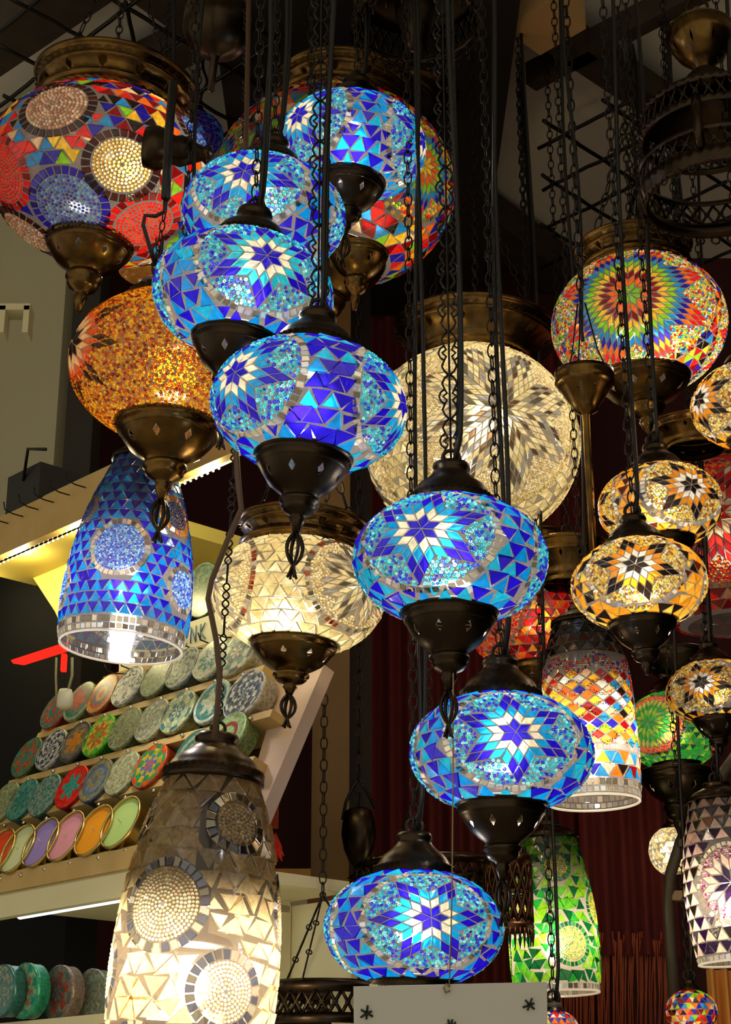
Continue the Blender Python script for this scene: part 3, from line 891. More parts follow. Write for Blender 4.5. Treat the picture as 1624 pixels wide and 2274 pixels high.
# far small lamps
globe_lamp('mosaic_lamp', 'small cream globe lamp glowing behind the curved pipe, far right', 1494, 1890, 3.1, .042, .044, 0, 0,
           lambda mo, o, M: mo.tris(.22, [CRM, WHT], [CRM, MIR]), .35, None, WARM, M_DARK, chain='links', finial=False, bowl=False, shell=M_CLEAR)
globe_lamp('mosaic_lamp', 'small multicolour globe lamp in the bottom right corner', 1536, 2246, 2.7, .04, .034, 0, 0,
           lambda mo, o, M: mo.tris(.24, MULTI+[YEL, PEACH], MULTI+[NAVY]), .22, None, WARM, M_DARK, chain='links', finial=False, bowl=False)
globe_lamp('mosaic_lamp', 'small multicolour globe lamp cut by the bottom edge beside paper sign', 1232, 2290, 2.5, .036, .03, 0, 0,
           lambda mo, o, M: mo.tris(.24, [RED, ORG, YEL, WHT], [SKY, NAVY, RED]), .22, None, WARM, M_DARK, chain='links', finial=False, bowl=False)
globe_lamp('mosaic_lamp', 'dark blue globe lamp mostly hidden between two multicolour lamps, top left', 432, 298, 3.3, .055, .042, 4, 0,
           lambda mo, o, M: mo.tris(.24, [NAVY, SKY], [BLUE2, NAVY]), .06, None, WARM, M_DARK, chain='links', finial=False, bowl=False)

# ------------------------------------------------------------------ cylinder (bottle) lamps
def bottle_lamp(label, px, py, d, prof, fill, power, lz, tilt=0, shell=None, metal=None, cap_r=.03, cap_h=.03, lightcol=WARM, disc=.03, chain='links', rim=True, ztop=None, capk=None, lean=0):
    o, M = root_at('cylinder_lamp', px, py, d, tilt, lean)
    tag(o, label, 'hanging lamp')
    S = Rev(prof); S.t0, S.t1 = .01, S.L-.004
    sh = MB(); S.shell(sh); sh.build('glass_cylinder', shell or M_SHELL, o)
    mo = Mosaic(S); fill(mo, o, M); mo.build(o)
    if rim:
        r0, z0 = prof[0]; rm = MB(); tube_(rm, [(r0*math.cos(t), r0*math.sin(t), z0) for t in np.arange(48)*2*PI/48], .0018, 6, closed=True)
        rm.build('rim', M_FROST, o)
    rt, zt = prof[-1]
    if capk != 'none': ztop_l = add_cap(o, rt*1.1, cap_h, zt-.004, metal or M_DARK)
    else: ztop_l = zt
    socket(o, lz+.03, zt, .012, disc=disc)
    add_light(o, lz, power, lightcol, .018)
    hang(o, M, ztop_l, chain, ztop)
    return o, M, S
# F blue bottle
def fillF(mo, o, M):
    BB = [(.08, .35, .85), (.03, .08, .8), (.25, .6, .95), (.02, .03, .6), (.4, .7, 1.0), (.05, .2, .8)]
    BO = [MIR, MIRD, MIRS]
    r = .043
    mo.disc(math.radians(-12), .118, r, BB, .0014, BO, .0085, 2)
    for a, t, r in ((58, .078, .034), (-82, .072, .033), (122, .12, .04), (190, .07, .04), (255, .13, .036)):
        mo.disc(math.radians(a), t, r, BB, .0018, BO, .0085, 2)
    mo.disc(math.radians(48), .185, .032, [(.04, .05, .25), (.3, .12, .04)], .0020, [(.9, .35, .03, 0), (.8, .25, .02, 0)], .010, 0)
    mo.disc(math.radians(-70), .185, .026, [(.03, .05, .3), (.05, .1, .4)], .0020, [(.3, .2, .1, 0)], .007, 0)
    mo.row(.003, .010, .0085, [MIRS, MIR, MIRD]); mo.row(.012, .020, .0085, [MIR, MIRD])
    mo.tris(.0155, [CYAN, SKY, CYAN], [DBLUE, BLUE2], t_range=(.023, mo.S.L), flip=.05)
bottle_lamp('blue cylinder lamp with bead discs and glowing open bottom, left', 268, 1438, 2.35, [(.084, 0), (.0885, .02), (.0905, .06), (.086, .12), (.077, .17), (.062, .222), (.047, .258), (.041, .278)],
            fillF, 2.4, .08, tilt=4.2, lightcol=(1, .93, .9), disc=.028, cap_h=.03)
# S cream bottle
def fillS(mo, o, M):
    BB = [(.9, .75, .48), (.8, .62, .36), (1, .88, .6)]; BO = [MIRD, MIR, (.2, .2, .25, 2)]
    k = 1.41
    for a, t, r, b in ((-27, .172, .0405, .00165), (22, .105, .034, .00165), (26, .247, .0285, .00165), (-88, .12, .032, .0018), (94, .178, .036, .0018), (-84, .25, .022, .0018),
                       (150, .12, .038, .0024), (210, .19, .038, .0024), (150, .25, .026, .0024), (-40, .045, .034, .0024), (40, .03, .03, .0024)):
        mo.disc(math.radians(a), t*k, r*k, BB, b*k, BO, .0092*k, 2)
    mo.tris(.0185*k, [(.88, .66, .34), (.95, .76, .44)], [(.8, .56, .26), (.9, .72, .38)], gap=.055, w=1.25, jit=.09)
bottle_lamp('large cream cylinder lamp with bead discs hanging in front, lower left', 398, 2500, 2.0, [(a*1.41, b*1.41) for a, b in [(.062, 0), (.067, .02), (.070, .07), (.0725, .12), (.070, .17), (.0635, .215), (.055, .25), (.046, .275), (.040, .290)]],
            fillS, 6.2, .175, tilt=3.8, shell=m_shell('amber_grout_glass', (.13, .10, .07), .55), cap_h=.063, disc=.044, chain='slink')
# L multicolour bottle
def fillL(mo, o, M):
    S = mo.S; Lc = S.L
    BC = [YEL, ORG, RED, SKY, (.9, .8, .5), NAVY, LIME]
    mo.row(.004, .011, .009, [MIRS, MIR]); mo.row(.013, .022, .009, [MIR, MIRD])
    mo.tris(.02, [YEL, SKY, ORG, (.9, .5, .35), AMB], [DRED, SKY, NAVY, ORG, BLK], t_range=(.024, .062))
    mo.row(.064, .071, .009, [MIRS, MIR])
    def band(a, t):
        w = .011*math.sin(a*5); 
        for k in (.085, .120, .155): 
            if abs(t-k-w) < .0026 or abs(t-k+w) < .0026: return True
        return False
    mo.grid(.0082, [YEL, RED, ORG, SKY, NAVY, LIME, WHT, DRED, BLK, AMB, PEACH], (.076, .176), skip=lambda a, t: False, w=1.35)
    mo.beadfill(.0012, BC, band, (.072, .172))
    def wav(a, t): return abs(t-(.192+.008*math.sin(a*6))) < .011
    mo.beadfill(.0017, [(.4, .3, .2), RED, NAVY, (.6, .5, .3)], wav, (.172, .21))
    mo.tris(.017, [BLK, BRN, (.06, .02, .01)], [BLK, (.04, .03, .02)], t_range=(.212, Lc))
bottle_lamp('multicolour cylinder lamp with rhomb bands and open bottom behind blue lamp', 1320, 1782, 2.47, [(.066, 0), (.0685, .02), (.070, .07), (.0675, .12), (.066, .17), (.06, .215), (.05, .25), (.042, .27)],
            fillL, 3.6, .085, tilt=-1.0, disc=.022, cap_h=.03)
# N green bottle
def fillN(mo, o, M):
    BB = [(.6, .6, .05), (.8, .6, .05), (.1, .4, .05), (.9, .75, .15), (.3, .5, .05)]; BO = [DGRN, (.01, .2, .1), GRN]
    for a, t, r in ((22, .07, .035), (-55, .125, .036), (10, .195, .026), (80, .13, .034), (150, .07, .03), (200, .14, .036), (260, .06, .036)):
        mo.disc(math.radians(a), t, r, BB, .0018, BO, .008, 0)
    mo.row(.002, .010, .0085, [MIR, MIRD, MIRS])
    mo.tris(.0185, [LIME, (.10, .5, .02), LIME], [GRN, DGRN, DGRN], t_range=(.012, mo.S.L), jit=.11, flip=.28)
bottle_lamp('green cylinder lamp with yellow bead discs, lower right', 1238, 2206, 2.75, [(.068, 0), (.0715, .03), (.0725, .08), (.070, .13), (.062, .18), (.052, .225), (.045, .25)],
            fillN, 2.0, .085, tilt=-1.5, disc=.022, shell=m_shell('green_shell', (.3, .26, .2), .4))
# O pink/black bottle
def fillO(mo, o, M):
    PK = (.95, .62, .48); PV = (.02, .005, .04)
    mo.star(math.radians(4), .11, .017, [PV, PK, PV, PK, PV, PK], n=8, mx=2, border=(.052, .058), bord_col=[MIR, (.8, .7, .55, 0)], beads=[(.8, .3, .4), (.7, .4, .4), (.3, .02, .1), (.9, .7, .7)], br=.0018, bord_sz=.009, ring_beads=False)
    mo.star(math.radians(184), .11, .017, [PV, PK, PV, PK, PV, PK], n=8, mx=2, border=(.052, .058), bord_col=[MIR], beads=[(.8, .3, .4)], br=.0025, bord_sz=.009, ring_beads=False)
    mo.row(.002, .009, .009, [MIRS, MIR])
    mo.tris(.0185, [PK, (1, .75, .6)], [PV, BLK], t_range=(.011, mo.S.L), flip=.03)
bottle_lamp('black and pale pink cylinder lamp cut off by the right edge', 1640, 2138, 2.55, [(.058, 0), (.063, .03), (.067, .08), (.066, .13), (.060, .18), (.05, .22), (.043, .245)],
            fillO, 2.2, .085, tilt=-3, disc=.02)

# ================================================================== brass hanging things
def stargroup(): pass
# small brass candle bowl with chains right of sphere (1300, 870)
o, M = root_at('hanging_bowl', 1298, 832, 2.3, 0)
tag(o, 'small brass bowl with star cut-outs hanging below the rainbow lamp', 'hanging bowl')
mb = MB(); r = .040
lathe_(mb, [(r*.9, 0), (r, .003), (r*1.0, -.004), (r*.95, -.007), (r*.98, -.012), (r*.95, -.017), (r*.88, -.020), (r*.80, -.024), (r*.60, -.038), (r*.42, -.048), (r*.40, -.053), (r*.2, -.058), (.006, -.062), (.005, -.30), (.0005, -.302)], 96, ropes=(4,), holes=(7,))
mb.build('bowl', M_BRASS, o)
c = MB()
for a in (0.3, 2.4, 4.5): tube_(c, [(r*.9*math.cos(a), r*.9*math.sin(a), 0), (r*.5*math.cos(a), r*.5*math.sin(a), .04), (.006*math.cos(a), .006, .11)], .0012, 5)
chain_links(c, (0, 0, .11), up_pt(M, (0, 0, .11), z=ZC), .022, .005, .0013); c.build('chain', M_IRON, o)
k = MB(); cable(k, (0, 0, .05), up_pt(M, (0, 0, .11), z=ZC), .0025, .006); k.build('cable', M_CABLE, o)

# pierced metal helper
def pierced(mb, r, z0, z1, n, rows, th=.0012, taper=1.0):
    """openwork band: crossing strips like a lattice, with rims"""
    for i in range(n):
        for sg in (-1, 1):
            pts = []
            for t in np.linspace(0, 1, rows*2+1):
                a = 2*PI*i/n+sg*t*rows*PI/n; rr = r*(1+(taper-1)*t)
                pts.append((rr*math.cos(a), rr*math.sin(a), z0+(z1-z0)*t))
            tube_(mb, pts, th*1.6, 4)
    for t in np.linspace(0, 1, rows+1)[1:-1]:
        rr = r*(1+(taper-1)*t)
        for i in range(n):
            a = 2*PI*(i+.5)/n; q = .35*2*PI*rr/n/2
            P = np.array([rr*math.cos(a), rr*math.sin(a), z0+(z1-z0)*t]); tg = np.array([-math.sin(a), math.cos(a), 0])
            tube_(mb, [P+tg*q*math.cos(u)+np.array([0, 0, q*math.sin(u)]) for u in np.arange(6)*PI/3], th, 4, closed=True)

# big pierced lantern chandelier top right
o, M = root_at('pierced_lantern', 1587, 335, 2.35, -2)
tag(o, 'dark bronze pierced crown lantern with bulbous top, upper right corner', 'lantern')
R1 = .092
mb = MB(); pierced(mb, R1, .028, .058, 34, 2); mb.build('pierced_band', M_DARK, o)
mb = MB()
lathe_(mb, [(R1*1.04, .020), (R1*1.08, .026), (R1*1.03, .032), (R1*.96, .024), (R1*1.04, .020)], 96, ropes=(1,))
lathe_(mb, [(R1*1.0, .056), (R1*1.04, .060), (R1*1.0, .066), (R1*.90, .070), (R1*.6, .088), (R1*.34, .102), (R1*.27, .112), (R1*.30, .118), (R1*.24, .124), (R1*.17, .130), (.002, .131)], 96, ropes=(1,))
mb.build('crown', M_DARK, o)
mb = MB(); r = .047; z = .150
lathe_(mb, [(.012, z-.02), (.016, z-.012), (.022, z-.006), (r*.72, z+.006), (r*.95, z+.026), (r, z+.036), (r*.97, z+.042), (r, z+.047), (r*.93, z+.052), (r*.7, z+.062), (r*.35, z+.072), (.008, z+.080), (.004, z+.086), (.0005, z+.087)], 96, ropes=(7,), holes=(3,))
mb.build('bulbous_top', M_BRASS, o)
mb = MB()
tube_(mb, [(-.014, 0, z+.07), (-.015, 0, z+.088), (-.009, 0, z+.100), (0, 0, z+.104), (.009, 0, z+.100), (.015, 0, z+.088), (.014, 0, z+.07)], .0024, 6)
tube_(mb, [(0, 0, z+.10), up_pt(M, (0, 0, z+.10), z=ZC)], .0016, 5); mb.build('hook', M_DARK, o)
for i, zz in enumerate((-.055,)):
    mb = MB(); rr = R1*1.12
    pierced(mb, rr, zz, zz+.028, 34, 2)
    lathe_(mb, [(rr*1.03, zz-.022), (rr*1.05, zz-.01), (rr*1.06, zz), (rr*1.0, zz+.002), (rr*.94, zz-.006), (rr*.93, zz-.02), (rr*1.03, zz-.022)], 96, ropes=(1,))
    lathe_(mb, [(rr*1.0, zz+.028), (rr*1.03, zz+.033), (rr*.99, zz+.036), (rr*.97, zz+.03), (rr*1.0, zz+.028)], 96)
    # lace edge
    for j in range(30):
        a = 2*PI*j/30; P = np.array([rr*1.02*math.cos(a), rr*1.02*math.sin(a), zz-.026]); tg = np.array([-math.sin(a), math.cos(a), 0])
        tube_(mb, [P+tg*.006*math.cos(u)+np.array([0, 0, .006*math.sin(u)]) for u in np.arange(8)*PI/4], .0014, 4, closed=True)
    mb.build('lower_ring', M_DARK, o)
for j in range(3):
    mb = MB(); a = 2*PI*j/3+.35
    pts = [(R1*1.04*math.cos(a), R1*1.04*math.sin(a), .03), (R1*1.22*math.cos(a), R1*1.22*math.sin(a), .0), (R1*1.22*math.cos(a), R1*1.22*math.sin(a), -.03), (R1*1.14*math.cos(a), R1*1.14*math.sin(a), -.055)]
    tube_(mb, pts, .007, 6); mb.build('arm', M_DARK, o)

# chandelier crown at top centre which carries the blue lamps
pc = at(925, 22, 2.45)
o = empty('chandelier_crown', pc); M = Matrix.Translation(Vector(pc))
tag(o, 'black pierced metal crown of the chandelier at the top centre', 'chandelier')
mb = MB(); rr = .088
pierced(mb, rr, -.022, .022, 34, 2, .0012)
lathe_(mb, [(rr*1.02, -.026), (rr*1.05, -.022), (rr*1.0, -.018), (rr*.95, -.024), (rr*1.02, -.026)], 96, ropes=(1,))
lathe_(mb, [(rr*1.0, .022), (rr*1.04, .034), (rr*.9, .042), (rr*.5, .07), (.03, .12), (.02, .16), (.002, .17)], 96, ropes=(1,))
mb.build('pierced_band', M_DARK, o)
mb = MB()
for j in range(24):
    a = 2*PI*j/24; P = np.array([rr*1.0*math.cos(a), rr*1.0*math.sin(a), -.033]); tg = np.array([-math.sin(a), math.cos(a), 0])
    tube_(mb, [P+tg*.007*math.cos(u)+np.array([0, 0, .007*math.sin(u)]) for u in np.arange(8)*PI/4], .0015, 4, closed=True)
    tube_(mb, [P+np.array([0, 0, -.007]), P+np.array([0, 0, -.02])], .0015, 4)
mb.build('lace_edge', M_DARK, o)
mb = MB()
lathe_(mb, [(.001, -.07), (.012, -.065), (.02, -.04), (.03, -.01), (.032, .02), (.02, .04), (.002, .1)], 32); mb.build('hub', M_DARK, o)
mb = MB(); chain_links(mb, (0, 0, .1), (0, 0, ZC-pc[2]))
mb.build('chain', M_IRON, o)

# hanging dark bowl top (410-560, 0-130)
o, M = root_at('hanging_bowl', 485, 60, 2.5, 4)
tag(o, 'dark fluted metal bowl hanging at the top edge, left of centre', 'hanging bowl')
mb = MB(); r = .052
lathe_(mb, [(r*.8, .035), (r*.95, .03), (r, .02), (r*.97, .012), (r*1.0, .005), (r*.98, -.005), (r*.88, -.02), (r*.7, -.035), (r*.45, -.045), (r*.2, -.05), (.006, -.056), (.005, -.11), (.0005, -.112)], 64, ropes=(3, 5, 6, 7))
mb.build('bowl', M_DARK, o)
c = MB(); 
for a in (0.3, 2.4, 4.5): chain_links(c, (r*.8*math.cos(a), r*.8*math.sin(a), .035), (0, 0, .2), .018, .005, .0012)
c.build('chain', M_IRON, o)
# thin turned stem bowl at left of L2 (dark horizontal-ish piece at 345-480, 280-400)
o, M = root_at('lamp_arm', 395, 335, 2.35, 98)
tag(o, 'dark turned metal lamp holder sticking out sideways beside the multicolour lamp', 'lamp holder')
mb = MB()
lathe_(mb, [(.001, -.05), (.028, -.045), (.030, -.03), (.026, -.015), (.020, -.005), (.022, .005), (.016, .02), (.010, .035), (.014, .04), (.010, .046), (.001, .05)], 32, ropes=(2,)); mb.build('holder', M_DARK, o)
# its cable
o = empty('hanging_cable', at(360, 430, 2.2)); tag(o, 'black cable with small chain looping down by the red bead disc', 'cable')
P = lambda px, py, d, b=at(360, 430, 2.2): at(px, py, d)-b
mb = MB(); tube_(mb, [P(372, 330, 2.25), P(370, 400, 2.22), P(366, 470, 2.2), P(345, 480, 2.2), P(322, 478, 2.2), P(318, 500, 2.2), P(330, 540, 2.2), P(345, 590, 2.2)], .003, 6)
tube_(mb, [P(385, 180, 2.27), P(375, 300, 2.25), P(372, 360, 2.24), P(368, 440, 2.2)], .006, 6); mb.build('cable', M_CABLE, o)
mb = MB(); chain_links(mb, P(366, 470, 2.2), P(340, 620, 2.2), .014, .0035, .001); mb.build('chain', M_IRON, o)

# brass bowls of lamps whose shades are hidden
def hidden_cup(label, px, py, d, r, h, tilt, mt, stem=1.0, fin=False, canopy=False, lean=0):
    o, M = root_at('brass_cup', px, py, d, tilt, lean); tag(o, label, 'brass cup')
    if canopy:
        zt = add_canopy(o, r*.62, r, h, 0, mt)
        hang(o, M, zt, 'links', ncab=0)
    else:
        add_bowl(o, r, h, 0, mt, stem=stem, finial=fin)
    return o, M
hidden_cup('brown bronze cup with turned stem below the topmost blue lamp', 797, 560, 2.62, .045, .045, 4, M_BRASS, 1.2)[0]
hidden_cup('wide bronze gallery behind the topmost blue lamp at its upper right', 885, 225, 3.25, .12, .06, 14, M_BRASS, canopy=True)
hidden_cup('dark bronze gallery above the orange red sphere', 1265, 1300, 2.9, .072, .07, 0, M_BRASS, canopy=True)
hidden_cup('brass gallery over the red sphere behind the hanging cables', 1545, 1000, 2.75, .075, .04, 0, M_BRASS, canopy=True)
hidden_cup('dark bronze cup under the green globe lamp', 1505, 1715, 2.9, .065, .055, 0, M_DARK, 1.0)
hidden_cup('dark bronze cup between the amber lamps and the green globe', 1500, 1450, 3.0, .06, .05, 0, M_DARK, 1.0)

# pierced metal lamps bottom
def pierced_lamp(label, px, py, d, r, h, parts=2, n=24, mt=None, hang_=True, fringe=False):
    o, M = root_at('pierced_metal_lamp', px, py, d, 0); tag(o, label, 'metal lamp')
    mt = mt or M_DARK
    mb = MB(); pierced(mb, r, -h/2, h/2, n, parts, .0016); mb.build('pierced_band', mt, o)
    mb = MB()
    lathe_(mb, [(r*1.03, -h/2-.012), (r*1.05, -h/2-.006), (r*1.02, -h/2+.002), (r*.97, -h/2), (r*.96, -h/2-.01), (r*1.03, -h/2-.012)], 96, ropes=(1,))
    mb.build('rim', mt, o); mb = MB()
    lathe_(mb, [(r*1.0, h/2-.002), (r*1.05, h/2+.004), (r*1.02, h/2+.012), (r*.95, h/2+.016), (r*.96, h/2+.004), (r*1.0, h/2-.002)], 96, ropes=(1,))
    mb.build('rim', mt, o)
    if hang_:
        c = MB(); tz = (0, 0, h/2+r*1.6)
        for i in range(3):
            a = i*2*PI/3+.2; chain_ornate(c, (r*math.cos(a), r*math.sin(a), h/2+.01), tz, .04, .007, .0013, face=(0, 1, 0))
        chain_links(c, tz, up_pt(M, tz, z=ZC)); c.build('chain', M_IRON, o)
    if fringe:
        mb = MB()
        for i in range(28):
            a = i*2*PI/28; tube_(mb, [(r*math.cos(a), r*math.sin(a), -h/2-.01), (r*1.02*math.cos(a), r*1.02*math.sin(a), -h/2-.02), (r*1.0*math.cos(a), r*1.0*math.sin(a), -h/2-.034)], [.0025, .0018, .0006], 5)
        mb.build('fringe', mt, o)
    return o, M
pierced_lamp('wide pierced metal ring lamp at the bottom beside the cream cylinder', 715, 2235, 2.35, .085, .03, 2, 30)
pierced_lamp('pierced bronze band hidden behind the lowest blue lamp', 960, 1960, 2.7, .115, .035, 2, 36)
pierced_lamp('small copper pierced lantern left of the green cylinder lamp', 1130, 1985, 2.55, .034, .085, 4, 16, principled('copper', (.10, .045, .022), .35, 1.0, noise=.5), fringe=True)
# dark metal bowl lamp left (790, 1850)
o, M = root_at('incense_burner', 797, 1860, 2.9, 0); tag(o, 'dark hanging metal burner on a chain before the brown post', 'burner')
mb = MB(); r = .028
lathe_(mb, [(r*.5, .05), (r*.8, .045), (r*1.0, .025), (r*1.02, .005), (r*.9, -.02), (r*.6, -.04), (r*.3, -.05), (r*.3, -.06), (r*.7, -.068), (r*.2, -.074), (.0005, -.09)], 32, ropes=(3,), rib_amp=.04); mb.build('body', M_DARK, o)
mb = MB(); chain_links(mb, (0, 0, .05), up_pt(M, (0, 0, .05), z=ZC), .03, .007, .0018)
tube_(mb, [(-r, 0, .03), (-r*.8, 0, .06), (-r*.3, 0, .09), (0, 0, .1), (r*.3, 0, .09), (r, 0, .05)], .003, 5); mb.build('chain', M_IRON, o)

# ================================================================== the room
e1 = np.array([.685, -.729, 0]); e1 /= np.linalg.norm(e1)      # along the shelf, towards the right and the viewer
nh = np.array([-.729, -.685, 0]); nh /= np.linalg.norm(nh)     # out of the shelf
Z3 = np.array([0, 0, 1.0])
WOOD = principled('pale_wood', (.55, .38, .13), .5, noise=.5, nscale=14, col2=(.42, .26, .08), bump=.1)
OLIVE = principled('yellow_paint', (.62, .50, .10), .6, noise=.4, nscale=4, col2=(.5, .42, .1))
PALE = principled('cream_paint', (.72, .68, .42), .55, noise=.2, nscale=6, col2=(.55, .5, .3))
def quad_on(name, pix, p0, n, m, th=.02, parent=None):
    """board whose outline is given where it meets the picture rays on a plane, with thickness away from the viewer"""
    n = np.array(n, float)/np.linalg.norm(n)
    A = [on_plane(x, y, p0, n) for x, y in pix]; s = 1 if np.dot(n, CAMP-A[0]) > 0 else -1
    Bk = [a-n*s*th for a in A]; k = len(A)
    mb = MB(); mb.add(A+Bk, [tuple(range(k)), tuple(range(k, 2*k))[::-1]]+[(i, (i+1) % k, k+(i+1) % k, k+i) for i in range(k)])
    return mb.build(name, m, parent)

# walls
DKWALL = principled('dark_wall', (.012, .007, .005), .8)
mb = MB(); box_(mb, (.5, 3.72, 1.9), (5.0, .03, 2.0)); struct(mb.build('wall_back', principled('maroon_wall', (.05, .003, .003), .8), None))
mb = MB(); box_(mb, (0, 3.2, ZC+.06), (5, 2.6, .04)); struct(mb.build('ceiling', principled('ceiling_paint', (.80, .77, .68), .8, noise=.5, nscale=2.5, col2=(.68, .62, .5))))
mb = MB(); box_(mb, (0, 1.2, -.03), (5, 5, .03)); struct(mb.build('floor', principled('stone_floor', (.65, .6, .52), .6)))
mb = MB(); box_(mb, (3.2, 1.2, 1.85), (.03, 5, 1.9)); struct(mb.build('wall_right', DKWALL))
# left wall plane, behind the shelf, same direction
WP = at(60, 900, 3.4)
L0 = WP-e1*2.5; L1 = WP+e1*.16
mb = MB(); box_(mb, (L0+L1)/2*np.array([1, 1, 0])+np.array([0, 0, 1.85]), (np.linalg.norm(L1-L0)/2, .03, 1.85), (e1, nh, Z3)); struct(mb.build('wall_left', principled('beige_wall', (.38, .35, .22), .85, noise=.3, nscale=3, col2=(.32, .29, .175))))

# ceiling beams / lattice, 45 degree grid
u1 = np.array([.685, .729, 0]); u2 = np.array([-.685, .729, 0])
BEAM = principled('dark_beam', (.045, .028, .015), .7, noise=.5)
ZB = ZC-.08
def zc(px, py, z=ZB): return on_plane(px, py, (0, 0, z), (0, 0, 1))
def beam(name, a, b, w, h, z=ZB, m=BEAM):
    a = zc(*a, z); b = zc(*b, z); L = np.linalg.norm(b-a); d = (b-a)/L; s = np.cross(Z3, d)
    mb = MB(); box_(mb, (a+b)/2+Z3*h/2, (L/2, w/2, h/2), (d, s, Z3)); return mb.build(name, m)
struct(beam('trim_1', (1060, -20), (1640, 370), .055, .06))
struct(beam('trim_2', (1180, 195), (1640, -45), .032, .05))
struct(beam('trim_3', (-60, 160), (260, -60), .09, .08))
struct(beam('trim_4', (300, -40), (1250, 640), .09, .08))
struct(beam('trim_5', (0, 330), (900, -120), .06, .06))
# dark slab added to blacken the murky ceiling above the chandelier
mb = MB(); a = zc(900, 250, ZC-.03); box_(mb, (.0, 3.05, ZC-.07), (.27, .62, .07)); struct(mb.build('trim_6', DKWALL))
# wire lattice panels hung under the ceiling
def lattice(name, px0, px1, py0, py1, step, z=ZC-.14, label='', r=.0042):
    c = zc((px0+px1)/2, (py0+py1)/2, z)
    o = empty(name, c); tag(o, label, 'wire lattice')
    A = [zc(px0, py0, z), zc(px1, py0, z), zc(px1, py1, z), zc(px0, py1, z)]
    def inside(p):
        q = p-CAMP; d = q@FW; x = 812+FPX*(q@RT)/d; y = 1137-FPX*(q@UP)/d
        return px0 <= x <= px1 and py0 <= y <= py1
    mb = MB()
    ext = 2.6
    for u, v in ((u1, u2), (u2, u1), (np.array([0, 1.0, 0]), np.array([1.0, 0, 0]))):
        st = step if abs(u[0]) > .1 else step/1.4142*1.37/1.37
        for k in range(-40, 41):
            run = []
            for t in np.arange(-ext, ext, .03):
                p = c+v*k*st+u*t+np.array([0, 0, rnd.uniform(-.002, .002)])
                if inside(p): run.append(p-c)
            if len(run) > 2 and abs(u[0]) > .1: tube_(mb, run, r, 5)
            elif len(run) > 2 and k % 4 == 0: tube_(mb, run, r, 5)
    mb.build('wires', M_IRON, o)
    return o
lattice('wire_lattice', 1195, 1640, 215, 600, .125, label='black wire lattice panel under the ceiling on the right')
lattice('wire_lattice', -20, 640, -20, 330, .125, label='black wire lattice panel under the ceiling on the left', z=ZC-.15)
# frayed cloth on beam
o = empty('cloth_rag', at(1385, 95, 3.0)); tag(o, 'black frayed rag hanging from the ceiling beam', 'rag'); b0 = at(1385, 95, 3.0)
mb = MB(); tube_(mb, [at(1372, 82, 3.0)-b0, at(1388, 95, 3.0)-b0, at(1394, 120, 3.0)-b0, at(1388, 150, 3.0)-b0], [.016, .014, .010, .002], 8); mb.build('cloth', M_CABLE, o)
# orange-toned box at the top
o = empty('wooden_box', at(1215, 15, 3.05)); tag(o, 'pale wooden box fixed to the ceiling beside the beam, top edge', 'box')
mb = MB(); box_(mb, (0, .05, .02), (.055, .055, .03), (u1, u2, Z3)); mb.build('box_body', principled('peach_wood', (.6, .36, .14), .6), o)

# ---- back curtain, pleated
CUR = principled('red_velvet', (.085, .0015, .0015), .85)
def curtain(label, px0, px1, py0, py1, d, amp, n, mt, name='curtain'):
    a = at(px0, (py0+py1)/2, d); b = at(px1, (py0+py1)/2, d); z1 = at(px0, py0, d)[2]; z0 = at(px0, py1, d)[2]
    y = a[1]; o = empty(name, (a[0], y, z0)); tag(o, label, 'curtain')
    xs = np.linspace(0, b[0]-a[0], n*8+1); zs = np.linspace(0, z1-z0, 14)
    V = []; F = []
    for zi in zs:
        for i, x in enumerate(xs):
            ph = 2*PI*i/8
            V.append((x, -amp*(math.sin(ph)+.35*math.sin(ph*.37+zi*2))*(1-.3*zi/(z1-z0)), zi))
    w = len(xs)
    for r_ in range(len(zs)-1):
        for i in range(w-1): F.append((r_*w+i, r_*w+i+1, (r_+1)*w+i+1, (r_+1)*w+i))
    V2 = [(x, y_+.004, z) for x, y_, z in V]; nV = len(V)
    F2 = [tuple(q+nV for q in f[::-1]) for f in F]
    mb = MB(); mb.add(V+V2, F+F2, smooth=True); mb.build('pleats', mt, o); return o
curtain('long dark red curtain filling the back of the stall', 770, 1330, 560, 2420, 3.45, .018, 13, CUR)
curtain('dark red curtain strip hanging right of the green cylinder lamp', 1290, 1500, 1700, 2130, 3.2, .014, 5, CUR)
# fringe of strings under it
o = empty('string_fringe', at(1390, 2130, 3.15)); b0 = at(1390, 2130, 3.15); tag(o, 'red and orange string fringe at the bottom behind the green lamp', 'fringe', kind='stuff')
mb = MB()
for i in range(90):
    x = 1215+i*3.1+rnd.uniform(-2, 2); t = at(x, 2080+rnd.uniform(-12, 12), 3.15)-b0; bt = at(x+rnd.uniform(-6, 6), 2330, 3.15)-b0
    tube_(mb, [t, (t+bt)/2+np.array([rnd.uniform(-.004, .004), 0, 0]), bt], .0014, 4)
mb.build('strings', principled('orange_string', (.28, .05, .015), .7), o)

# brown post and neighbours
POST = principled('brown_post', (.16, .085, .02), .6, noise=.4, nscale=5, col2=(.1, .05, .015))
def post(name, px, wpx, d, m, z0=0, z1=ZC, py=1600, dep=.05):
    a = at(px, py, d); w = wpx*d/FPX/2
    mb = MB(); box_(mb, (a[0], a[1]+dep, (z0+z1)/2), (w, dep, (z1-z0)/2)); return mb.build(name, m)
struct(post('trim_7', 735, 82, 3.1, POST)); struct(post('trim_8', 800, 50, 3.2, DKWALL))
struct(post('trim_9', 178, 60, 3.2, principled('black_post', (.02, .016, .01), .7), py=900, z0=2.35))

